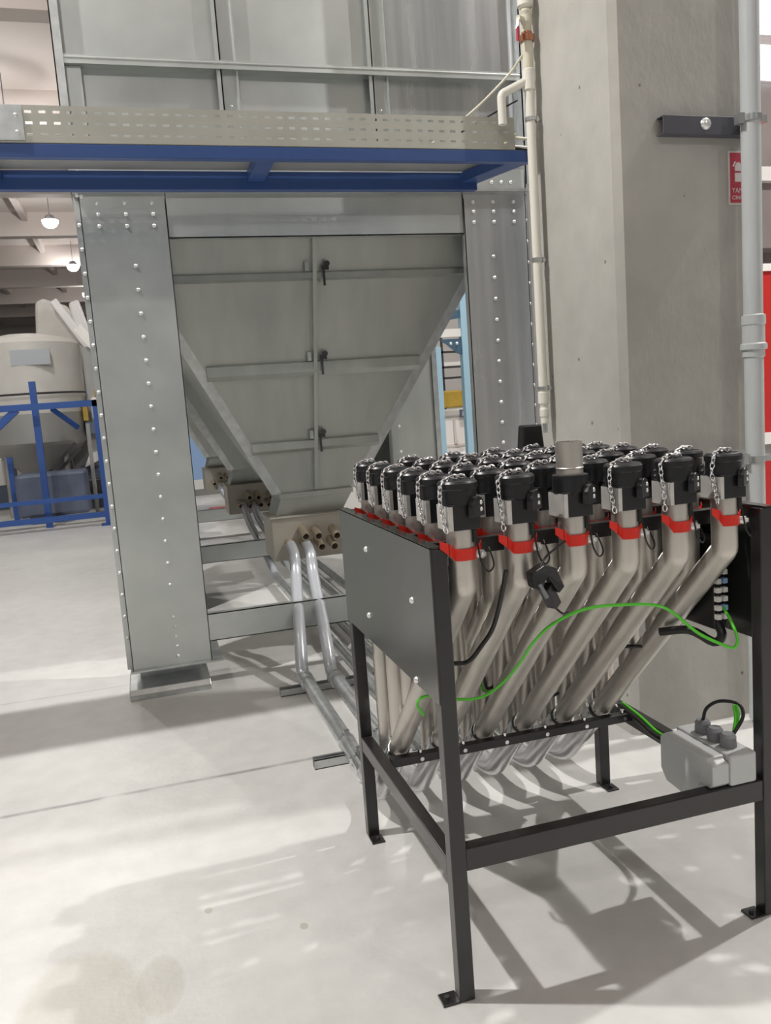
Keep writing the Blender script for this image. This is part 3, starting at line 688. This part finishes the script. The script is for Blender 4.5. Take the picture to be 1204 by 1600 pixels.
    if k == 0:
        zc = 1.13
        if 'wire' not in protos:
            pth = spline([(x+0.026, y-0.028, zc+0.060), (x+0.030, y-0.034, zc+0.02), (x+0.034, y-0.040, zc-0.02), (x+0.052, y-0.036, zc-0.045), (x+0.078, y-0.01, zc-0.035), (x+0.085, y+0.03, zc+0.0)])
            protos['wire'] = MB().tube(pth, 0.0022, 6).cyl((x+0.026, y-0.028, zc+0.058), (x+0.026, y-0.028, zc+0.028), 0.006, 8).build('earthing_wire', M_cable, t, origin=(x, y, z0))
        else: dupc(protos['wire'], t)
    return t
def dupc(o, parent):
    c = o.copy(); COL.objects.link(c); c.parent = parent
    if o.parent is not None and parent is not None:
        c.location = o.location.copy()
    return c
for k in range(6):
    for i in range(6): pipe_unit(i, k)

# ------------------------------------------------------------------ elbows and transfer pipes on the floor
FZ = 0.085
ends = [4.20, 4.16, 7.0, 6.9, 9.4, 9.2]
stub = [(0.82, 5.02, 0.64), (0.92, 5.02, 0.63), (0.86, 7.72, 0.62), (0.95, 7.72, 0.62), (0.9, 10.45, 0.6), (1.0, 10.45, 0.6)]
where = ['nearest the left rack leg, outermost of the row', 'second from the left rack leg', 'third from the left rack leg', 'fourth from the left rack leg', 'fifth from the left rack leg', 'nearest the column, last of the row']
for i in range(6):
    x = 0.705+0.1484*i
    t = thing('transfer_pipe', 'galvanised floor transfer pipe with bent elbow, %s' % where[i], 'pipe', (x, 3.4, 0.05), 'transfer pipes between rack and bin')
    # cuff
    d = Vector((0, 1, -1)).normalized(); p0 = Vector((x, 2.502, 0.380))
    MB().tube([p0, p0+d*0.012], 0.037, 20).build('seal_ring', M_cable, t)
    c0 = p0+d*0.012; s = MB().cyl(c0, c0+d*0.085, 0.0355, 20)
    for a in range(0, 360, 45):
        e = Vector((math.cos(math.radians(a)), 0, 0))+d.cross(Vector((1, 0, 0)))*math.sin(math.radians(a))
        s.bar(c0+e*0.036+d*0.01, c0+e*0.036+d*0.075, 0.010, 0.004, e)
    s.build('slotted_cuff', M_zinc, t)
    MB().box(x+0.034, x+0.060, 2.55, 2.572, 0.315, 0.345).cyl((x+0.047, 2.54, 0.33), (x+0.047, 2.59, 0.30), 0.005, 8).build('cuff_bolt', M_chrome, t)
    zf = FZ+0.012*i/5
    MB().tube(fillet([c0+d*0.075, (x, 2.882-zf, zf), (x, 3.06, zf)], 0.20, 10), 0.0375, 22).build('elbow', M_elbow, t)
    cl = MB()
    for yy in (2.99, 3.09): cl.lathe((0, 0, 0), [(0, 0)]) if False else cl.tube([(x, yy-0.010, zf), (x, yy+0.010, zf)], 0.043, 18)
    for yy in (2.99, 3.09): cl.box(x-0.012, x+0.012, yy-0.012, yy+0.012, zf+0.04, zf+0.062)
    cl.tube([(x, 3.0, zf), (x, 3.08, zf)], 0.040, 18)
    cl.build('coupling_clamp', M_chrome, t)
    cl = MB().tube([(x, 3.29, FZ), (x, 3.31, FZ)], 0.040, 18).box(x-0.012, x+0.012, 3.288, 3.312, FZ+0.036, FZ+0.055); cl.build('coupling_clamp', M_chrome, t)
    e = ends[i]
    MB().cyl((x, 3.06, FZ), (x, e, FZ), 0.0345, 20).build('pipe', M_zinc, t)
    MB().tube([(x, e-0.07, FZ), (x, e-0.045, FZ)], 0.041, 18).tube([(x, e+0.0, FZ), (x, e+0.025, FZ)], 0.041, 18).tube([(x, e-0.05, FZ), (x, e+0.01, FZ)], 0.038, 18).build('coupling_clamp', M_zinc, t)
    sx, sy, sz = stub[i]
    pth = spline([(x, e-0.03, FZ), (x, e+0.09, FZ+0.015), (x*0.7+sx*0.3, e+0.28, FZ+0.17), (sx*0.85+x*0.15, sy-0.20, sz-0.14), (sx, sy-0.10, sz-0.02), (sx, sy, sz+0.03)], 8)
    MB().tube(pth, 0.034, 18).build('hose', M_hose, t)
for (y, xa, xb, lb) in ((3.30, 0.555, 1.66, 'grey strut rail on the floor under the pipes, nearer the rack'), (4.25, 0.57, 1.66, 'grey strut rail on the floor under the pipes, nearer the bin')):
    s = MB().box(xa, xb, y-0.02, y+0.02, 0, 0.004).box(xa, xb, y-0.02, y-0.016, 0, 0.042).box(xa, xb, y+0.016, y+0.02, 0, 0.042).box(xa, xb, y-0.02, y-0.009, 0.038, 0.042).box(xa, xb, y+0.009, y+0.02, 0.038, 0.042)
    tag(s.build('strut_rail', M_zinc), lb, 'rail', 'strut rails under the floor pipes')

# ------------------------------------------------------------------ wires and boxes on the rack
g = [(0.683, 2.14, 0.62), (0.656, 2.11, 0.67), (0.68, 2.075, 0.699), (0.78, 2.09, 0.666), (0.846, 2.09, 0.664), (0.888, 2.05, 0.708), (0.907, 1.975, 0.782), (0.914, 1.905, 0.854), (0.941, 1.842, 0.917), (1.011, 1.795, 0.958), (1.124, 1.795, 0.953), (1.215, 1.80, 0.937), (1.275, 1.815, 0.905), (1.345, 1.81, 0.842), (1.414, 1.80, 0.802), (1.447, 1.80, 0.790), (1.462, 1.805, 0.812), (1.470, 1.84, 0.85), (1.495, 1.90, 0.87)]
tag(MB().tube(spline(g, 6), 0.0042, 8).build('earth_wire', M_green, origin=(1.1, 1.9, 0.7)), 'bright green earth wire arching across the slanting pipes', 'wire')
b1 = [(0.70, 1.96, 0.82), (0.747, 1.94, 0.823), (0.771, 1.90, 0.872), (0.790, 1.86, 0.93), (0.800, 1.82, 1.02), (0.805, 1.80, 1.08)]
tag(MB().tube(spline(b1, 6), 0.006, 8).build('cable', M_cable, origin=(0.75, 1.9, 0.82)), 'thick black cable curving from left leg up between front pipes', 'cable')
b2 = [(1.30, 2.19, 0.72), (1.361, 2.174, 0.706), (1.46, 2.186, 0.694), (1.49, 2.148, 0.732), (1.50, 2.087, 0.793), (1.505, 2.05, 0.83), (1.52, 1.98, 0.90)]
tag(MB().tube(spline(b2, 6), 0.006, 8).build('cable', M_cable, origin=(1.4, 2.1, 0.7)), 'black cable sagging below the rightmost slanting pipe', 'cable')
for q, (px, py, pz) in enumerate([(1.34, 2.30, 0.77), (1.13, 2.32, 0.76), (0.93, 2.40, 0.55), (1.18, 2.46, 0.46)]):
    pp = [(px-0.05, py, pz-0.02), (px, py+0.01, pz+0.01), (px+0.03, py, pz+0.05), (px+0.05, py+0.02, pz+0.0), (px+0.09, py, pz+0.02)]
    lbl = ['green earth wire tangled behind the two right pipes', 'green earth wire end between the middle pipes', 'short green earth wire low behind the front pipes', 'green earth wire loop just above the clip bar'][q]
    tag(MB().tube(spline(pp, 5), 0.004, 6).build('earth_wire', M_green, origin=(px, py, pz)), lbl, 'wire')
    tag(MB().tube(spline([(a+0.01, b-0.01, c+0.01) for a, b, c in pp], 5), 0.005, 6).build('cable', M_cable, origin=(px, py, pz)), lbl.replace('green earth wire', 'black cable'), 'cable')
# black plug hanging between pipes
t = thing('hanging_connector', 'black plug connector hanging between second and third front pipes', 'connector', (0.905, 1.74, 1.0))
MB().prism([(0.845, 1.745, 1.075), (0.875, 1.735, 1.095), (0.905, 1.735, 1.085), (0.930, 1.745, 1.035), (0.915, 1.745, 1.02), (0.885, 1.745, 1.065), (0.870, 1.745, 1.03), (0.850, 1.745, 1.04)], (0, 0.035, 0)).build('bracket', M_cable, t, bevel=0.003)
MB().bar((0.885, 1.76, 1.04), (0.915, 1.775, 0.985), 0.030, 0.026).build('plug_body', M_rub, t, bevel=0.003)
MB().bar((0.862, 1.742, 1.05), (0.880, 1.742, 1.015), 0.008, 0.008).build('release_lever', M_gland, t)
MB().tube(spline([(0.905, 1.77, 0.99), (0.93, 1.765, 0.965), (0.96, 1.79, 0.958)], 6), 0.003, 6).build('lead', M_cable, t)
MB().tube(spline([(0.87, 1.75, 1.09), (0.90, 1.77, 1.11), (0.96, 1.79, 1.135)], 6), 0.003, 6).build('lead', M_cable, t)
# black terminal box inside the right panel
t = thing('terminal_box', 'black terminal box with rows of small white and blue connectors', 'terminal box', (1.50, 2.08, 0.8))
MB().box(1.487, 1.528, 1.93, 2.24, 0.80, 1.06).build('housing', M_cable, t, bevel=0.003)
for c_ in range(2):
    for r_ in range(9):
        xx = 1.488+c_*0.021; zz = 1.035-0.0255*r_
        MB().box(xx, xx+0.013, 1.915, 1.93, zz, zz+0.014).build('connector', M_bsheet if (c_ == 1 and r_ % 3 == 1) else M_wht, t)
MB().tube(spline([(1.50, 1.95, 0.83), (1.50, 1.915, 0.79), (1.485, 1.93, 0.765), (1.45, 1.99, 0.79), (1.40, 2.06, 0.775)], 5), 0.013, 8).build('cable_bundle', M_cable, t)
# black hood at the back
t = MB().prism([(1.275, 2.684, 1.151), (1.388, 2.684, 1.151), (1.368, 2.684, 1.382), (1.298, 2.684, 1.382)], (0, 0.05, 0)).build('black_cover', M_cable, bevel=0.006)
tag(t, 'black tapered cover sticking up behind the rear caps', 'cover')

# grey enclosure on the front beam
E0 = 0.404
t = thing('grey_enclosure', 'grey actuator box with cable glands on the lower front beam', 'enclosure', (1.44, 1.93, E0))
yy0, yy1 = 1.800, 2.035
sx0, sx1 = 1.372, 1.425
poly = [(sx0, yy0+0.012, E0), (sx0, yy0, E0+0.012), (sx0, yy0, E0+0.066), (sx0, yy0+0.022, E0+0.074), (sx0, yy0+0.022, E0+0.082), (sx0, yy1-0.02, E0+0.082), (sx0, yy1, E0+0.066), (sx0, yy1, E0-0.03), (sx0, yy1-0.025, E0-0.062), (sx0, yy0+0.095, E0-0.070), (sx0, yy0+0.055, E0)]
MB().prism(poly, (sx1-sx0, 0, 0)).build('lid', M_grey, t, bevel=0.003)
poly2 = [(a+(sx1-sx0)+0.002, b, c) for a, b, c in poly]; poly2 = [(sx1+0.002, yy0-0.002, E0), (sx1+0.002, yy0-0.002, E0+0.086), (sx1+0.002, yy1, E0+0.086), (sx1+0.002, yy1, E0-0.05), (sx1+0.002, yy0+0.10, E0-0.05), (sx1+0.002, yy0+0.055, E0)]
MB().prism(poly2, (0.085, 0, 0)).build('body', M_grey, t, bevel=0.006)
for (gx, gy, tilt) in ((1.468, 1.965, 0), (1.463, 1.905, 0), (1.466, 1.855, 0.3)):
    gz = E0+0.086
    MB().cyl((gx, gy, gz-0.004), (gx, gy, gz+0.016), 0.023, 8).lathe((gx, gy, gz+0.016), [(0.022, 0), (0.022, 0.014), (0.016, 0.022), (0, 0.022)], 16).build('cable_gland', M_gland, t)
MB().tube(spline([(1.468, 1.965, E0+0.12), (1.475, 1.955, E0+0.16), (1.50, 1.93, E0+0.185), (1.53, 1.89, E0+0.185), (1.525, 1.865, E0+0.16), (1.49, 1.855, E0+0.125), (1.468, 1.855, E0+0.105)], 6), 0.005, 8).build('cable', M_cable, t)
MB().tube(spline([(1.51, 1.885, E0+0.188), (1.503, 1.87, E0+0.155), (1.48, 1.855, E0+0.105)], 6), 0.004, 8).tube(spline([(1.515, 1.88, E0+0.188), (1.513, 1.87, E0+0.155), (1.485, 1.86, E0+0.105)], 6), 0.004, 8).build('earth_lead', M_green, t)
pth = [(1.538, 2.50, 0.385), (1.532, 2.38, 0.376), (1.525, 2.26, 0.362), (1.53, 2.16, 0.378), (1.50, 2.08, 0.378), (1.46, 2.03, 0.40)]
tag(MB().tube(spline(pth, 6), 0.005, 8).build('earth_wire', M_green, origin=(1.53, 2.3, 0.37)), 'green earth wire lying along the right lower side beam', 'wire')
tag(MB().tube(spline([(a-0.012, b, c-0.008) for a, b, c in pth], 6), 0.008, 8).build('cable', M_cable, origin=(1.53, 2.3, 0.36)), 'black cable lying along the right lower side beam', 'cable')

# ------------------------------------------------------------------ background, left: blue frame, tank, wrapped machine
t = thing('guard_structure', 'blue painted steel guard frame on the floor around the tank', 'frame', (-1.3, 13.2, 0))
FY = 12.8
def P(name, s, M, par=t, **k): return s.build(name, M, par, **k)
P('post', MB().box(-0.60, -0.50, FY, FY+0.10, 0, 1.83), M_blue2)
P('post', MB().box(-1.46, -1.37, FY+0.4, FY+0.49, 0, 2.16), M_blue2)
P('post', MB().box(-2.05, -1.97, FY+1.6, FY+1.68, 0, 1.05), M_blue2)
P('post', MB().box(-2.75, -2.65, FY, FY+0.10, 0, 1.83), M_blue2)
P('post', MB().box(-0.83, -0.77, FY+1.95, FY+2.01, 0, 1.5), M_tankd)
P('top_rail', MB().box(-2.75, -0.50, FY, FY+0.10, 1.74, 1.83), M_blue2)
P('brace', MB().bar((-1.62, FY+0.05, 1.76), (-2.65, FY+0.05, 0.90), 0.08, 0.10), M_blue2)
P('brace', MB().bar((-1.15, FY+0.05, 1.74), (-0.85, FY+0.35, 1.45), 0.05, 0.06), M_blue2)
P('lower_rail', MB().box(-2.75, -0.50, FY+0.02, FY+0.08, 0.40, 0.46), M_blue2)
P('lower_rail', MB().box(-2.75, -0.50, FY+0.02, FY+0.08, 0.12, 0.20), M_blue2)
P('foot_plate', MB().box(-0.66, -0.44, FY-0.06, FY+0.16, 0, 0.02), M_blue2)
t = thing('white_tank', 'big pale conical bottom tank standing behind the blue frame', 'tank', (-1.72, 15.4, 0))
cx, cy = -1.70, 15.6
MB().lathe((cx, cy, 0), [(0.84, 1.72), (0.86, 1.95), (0.88, 2.0), (0.88, 2.88), (0.80, 2.96), (0.35, 3.06), (0.0, 3.08)], 40).build('upper_shell', M_tank, t)
MB().lathe((cx, cy, 0), [(0.80, 1.18), (0.84, 1.24), (0.84, 1.72)], 40).build('lower_shell', M_tankd, t)
MB().lathe((cx, cy, 0), [(0.10, 0.55), (0.80, 1.18)], 40).build('cone', M_tankd, t)
MB().lathe((cx, cy, 0), [(0.885, 2.03), (0.90, 2.045), (0.885, 2.06)], 40).build('rim_band', M_dark, t)
MB().box(cx-0.15, cx+0.45, cy-0.88, cy-0.82, 2.50, 2.75).build('label_plate', M_hose, t)
for a in (40, 140, 220, 320):
    p = (cx+0.62*math.cos(math.radians(a)), cy+0.62*math.sin(math.radians(a)))
    MB().cyl((p[0], p[1], 0), (p[0], p[1], 1.25), 0.04, 10).build('leg', M_tankd, t)
t = thing('covered_pump_base', 'blue grey covered machine base under the tank cone', 'machine', (-1.3, 14.2, 0))
MB().box(-1.92, -0.86, 13.9, 14.5, 0.10, 0.78).build('cover', M_bluebase, t, bevel=0.05)
MB().box(-1.75, -1.25, 13.85, 13.95, 0.02, 0.12).build('skid', M_dark, t)
t = thing('grey_tarp_crate', 'grey white crates stacked far left behind the frame', 'crate', (-2.6, 17.0, 0))
MB().box(-2.9, -1.9, 17, 18, 0, 0.45).build('lower_crate', M_bluebase, t)
MB().box(-2.8, -2.0, 17, 18, 0.46, 0.95).build('upper_crate', M_wht, t)
t = thing('plastic_wrapped_elevator', 'beige plastic wrapped elevator head rising above the white tank', 'machine', (-1.35, 16.6, 0))
MB().prism([(-1.62, 16.52, 2.9), (-0.62, 16.52, 2.7), (-0.70, 16.52, 3.1), (-1.0, 16.52, 3.65), (-1.42, 16.52, 3.80), (-1.55, 16.52, 3.72)], (0, 0.6, 0)).build('hood', M_tank, t, bevel=0.05)
MB().bar((-1.22, 16.3, 3.72), (-0.70, 16.3, 2.85), 0.15, 0.15).build('chute', M_wrap, t, bevel=0.03)
MB().prism([(-0.90, 16.5, 3.0), (-0.62, 16.5, 2.6), (-0.66, 16.5, 3.2), (-0.80, 16.5, 3.76), (-0.98, 16.5, 3.70)], (0, 0.4, 0)).build('wrap', M_wrap, t, bevel=0.04)
MB().box(-1.4, -0.7, 16.5, 17.0, 0.0, 2.9).build('tower', M_tankd, t)
t = thing('wrapped_machine', 'pale plastic wrapped machine between the tank and left bin leg', 'machine', (-0.5, 16, 0))
MB().box(-0.80, -0.60, 15.6, 15.9, 0.75, 2.82).build('grey_duct', M_tankd, t)
MB().bar((-0.82, 15.5, 3.15), (-0.25, 15.5, 2.35), 0.14, 0.16).build('slanted_duct', M_wht, t)
MB().box(-0.62, -0.30, 15.6, 16.0, 1.6, 2.6).build('white_duct', M_wrap, t, bevel=0.04)
MB().box(-0.88, -0.58, 15.5, 15.7, 0.75, 1.35).build('panel', M_tankd, t)
MB().box(-0.66, -0.58, 15.3, 15.4, 1.95, 2.05).box(-0.88, -0.80, 15.3, 15.4, 1.55, 1.80).box(-0.60, -0.52, 15.3, 15.4, 1.05, 1.35).box(-0.62, -0.45, 15.2, 15.3, 0.40, 0.58).build('yellow_guard', M_yel, t)
MB().box(-0.95, -0.55, 15.2, 15.4, 0.30, 0.55).build('motor', M_dark, t, bevel=0.03)
MB().box(-0.74, -0.42, 15.3, 15.5, 1.55, 1.95).build('white_wrap', M_wrap, t, bevel=0.05)
MB().prism([(-0.95, 15.3, 0.75), (-0.6, 15.3, 0.9), (-0.55, 15.3, 1.05), (-0.85, 15.3, 0.98)], (0, 0.2, 0)).build('lower_wrap', M_wrap, t)
MB().box(-0.86, -0.6, 15.3, 15.6, 1.32, 1.52).build('blue_box', M_bluebase, t)
MB().box(-1.05, -0.35, 15.5, 16.1, 0.0, 0.75).build('base', M_bluebase, t)
t = thing('ladder_chute', 'dark slanted ladder chute under the tank cone', 'chute', (-1.1, 14.9, 0.8))
MB().bar((-1.52, 14.7, 0.70), (-1.02, 14.7, 1.20), 0.02, 0.05).build('rail', M_dark, t)
MB().bar((-1.45, 14.75, 0.62), (-0.95, 14.75, 1.12), 0.02, 0.05).build('rail', M_dark, t)
t = thing('blue_door_panel', 'light blue sheet with white frame seen between bin leg and hopper', 'panel', (1.0, 16, 0))
MB().box(0.55, 1.18, 16.0, 16.05, 0.3, 1.75).build('sheet', M_bsheet, t)
MB().box(0.55, 1.55, 15.99, 16.06, 0.0, 0.12).build('sill', M_tankd, t)
MB().box(1.18, 1.55, 15.98, 16.06, 0.2, 1.7).box(0.55, 1.55, 15.98, 16.06, 0.12, 0.3).build('frame', M_wht, t)
t = MB().box(0.9, 1.15, 12.6, 12.8, 0.0, 0.1).build('red_box', M_redc); tag(t, 'small dark red box on the floor behind the bin beams', 'box')

# ------------------------------------------------------------------ background seen between hopper and right leg
bx = 4.40
for (x, z1, lb) in ((4.44, 2.26, 'light blue steel post beside the hopper edge, shorter of two'), (4.90, 3.9, 'taller light blue steel post beside the right bin leg')):
    t = thing('light_blue_post', lb, 'post', (x, 12, 0), 'light blue steel posts')
    MB().box(x-0.055, x+0.055, 12.0, 12.12, 0, z1).build('post', M_lblue, t)
    MB().prism([(x-0.25, 12.0, 0.0), (x+0.1, 12.0, 0.0), (x+0.05, 12.0, 0.60), (x-0.05, 12.0, 0.60)], (0, 0.06, 0)).build('base_gusset', M_blue2, t)
    if z1 > 3:
        g_ = MB().prism([(x-0.42, 12.03, 2.37), (x-0.05, 12.03, 2.37), (x-0.05, 12.03, 2.13), (x-0.12, 12.03, 2.15), (x-0.30, 12.03, 2.30)], (0, 0.03, 0)).build('gusset_plate', M_teal, t)
        for q in (-0.23, -0.13): MB().dome((x+q, 12.02, 2.30), 0.025, (0, -1, 0), 8).build('gusset_bolt', M_bolt, g_)
        MB().prism([(x-0.35, 12.03, 2.78), (x-0.05, 12.03, 2.80), (x-0.05, 12.03, 2.68), (x-0.20, 12.03, 2.66)], (0, 0.03, 0)).build('upper_gusset', M_teal, t)
t = MB().box(4.05, 5.6, 12.02, 12.12, 2.40, 2.52).build('white_beam', M_wht); tag(t, 'white horizontal beam resting on the light blue gusset plate', 'beam')
t = thing('platform_railing', 'dark brown platform railing between the light blue posts', 'railing', (5.6, 15, 0))
for z in (2.35, 2.06, 1.85): MB().box(5.2, 6.6, 15.42, 15.47, z, z+0.04).build('rail', M_dark, t)
for x in (5.45, 5.78, 6.3): MB().box(x, x+0.04, 15.42, 15.46, 0.0, 2.75).build('post', M_dark, t)
MB().box(5.2, 6.6, 15.47, 15.62, 2.10, 2.18).build('white_deck', M_wht, t)
t = MB().box(5.3, 5.85, 14.6, 15.0, 1.30, 1.62).build('yellow_guard', M_yel, bevel=0.03); tag(t, 'yellow machine guard between the two light blue posts', 'guard')
t = MB().box(5.3, 5.9, 15.7, 15.9, 0.0, 2.03).build('blue_cabinet', M_bluebase); tag(t, 'dark blue cabinet behind the platform railing', 'cabinet')
t = thing('striped_grille', 'dark slatted grille beside the yellow machine guard', 'grille', (6.1, 14.8, 1.2))
for z in (1.22, 1.30, 1.38, 1.46, 1.54): MB().box(5.88, 6.5, 14.8, 14.83, z, z+0.035).build('slat', M_dark, t)
t = thing('white_packing_machine', 'white machine with blue name plate behind the light blue posts', 'machine', (5.9, 14.5, 0))
MB().box(5.1, 6.9, 14.4, 15.4, 0.0, 1.14).build('body', M_wht, t, bevel=0.02)
MB().box(5.1, 5.8, 14.35, 14.9, 1.14, 1.28).build('pale_top', M_tank, t, bevel=0.03)
pl_ = MB().box(5.66, 6.15, 14.3, 14.34, 1.12, 1.26).build('name_plate', M_bluebase, t)
text('LMIR', 5.69, 14.295, 1.145, 0.12, M_wht, pl_)
MB().box(5.54, 5.58, 14.36, 14.40, 0.62, 1.08).build('seam', M_ceilb, t); MB().box(5.2, 6.4, 14.36, 14.40, 0.60, 0.64).build('seam', M_ceilb, t)
MB().box(5.50, 6.2, 14.3, 14.4, 0.42, 0.46).box(5.85, 5.92, 14.2, 14.3, 0.0, 0.62).build('bracket', M_tank, t)
MB().box(5.2, 5.75, 14.2, 14.4, 0.25, 0.56).build('white_panel', M_wht, t)
t = thing('brown_gearbox', 'rust brown gearbox cluster low behind the light blue posts', 'gearbox', (5.45, 13.9, 0))
MB().lathe((5.38, 13.9, 0.0), [(0.16, 0.0), (0.16, 0.20), (0.10, 0.32), (0, 0.34)], 16).build('drum', M_brown, t)
MB().cyl((5.30, 13.8, 0.42), (5.62, 13.85, 0.46), 0.085, 14).build('shaft_housing', M_wrap, t)
MB().cyl((5.60, 13.9, 0.0), (5.60, 13.9, 1.0), 0.035, 10).build('stand_pipe', M_tank, t)
MB().box(5.22, 5.30, 13.8, 13.9, 0.0, 0.42).build('bracket', M_brown, t)
t = MB().box(5.95, 6.5, 14.0, 14.2, 0.46, 0.54).build('olive_block', M_yel); tag(t, 'small olive block under the white machine ledge', 'block')
struct(MB().box(3.6, 12.0, 22.0, 22.2, 0, CZ).build('wall_partition', M_wall))

# ------------------------------------------------------------------ background right of the column
t = thing('red_roller_panel', 'red panel with white frame at the right picture edge', 'panel', (5.7, 6.0, 0))
MB().box(4.9, 6.9, 6.0, 6.06, 1.0, 2.36).build('red_sheet', M_redc, t)
MB().box(4.9, 6.9, 5.98, 6.08, 2.36, 2.42).build('top_frame', M_wht, t)
MB().box(4.9, 6.9, 5.98, 6.08, 0.90, 1.0).build('bottom_frame', M_wht, t)
MB().box(4.9, 6.9, 6.0, 6.06, 0.0, 0.80).build('lower_sheet', M_redc, t)
for x in (4.95, 6.85): MB().box(x-0.04, x+0.04, 6.07, 6.12, 0, 2.4).build('post', M_dark, t)
t = thing('grey_duct', 'grey brown duct run above the red panel', 'duct', (7, 8, 2.6))
MB().box(6.0, 9.5, 8.0, 8.5, 2.9, 3.6).build('duct', M_duct, t); MB().box(6.0, 9.5, 7.9, 8.0, 3.6, 3.75).build('flange', M_wht, t)
MB().box(6.0, 9.5, 8.3, 8.35, 2.4, 8.4).build('hanger_wall', M_duct, t)
w1 = MB().box(6.4, 9.5, 8.24, 8.28, 4.79, 5.155).build('window_1', M_win); struct(w1)
w1 = MB().box(6.4, 9.5, 8.24, 8.28, 5.28, 7.4).build('window_2', M_win); struct(w1)
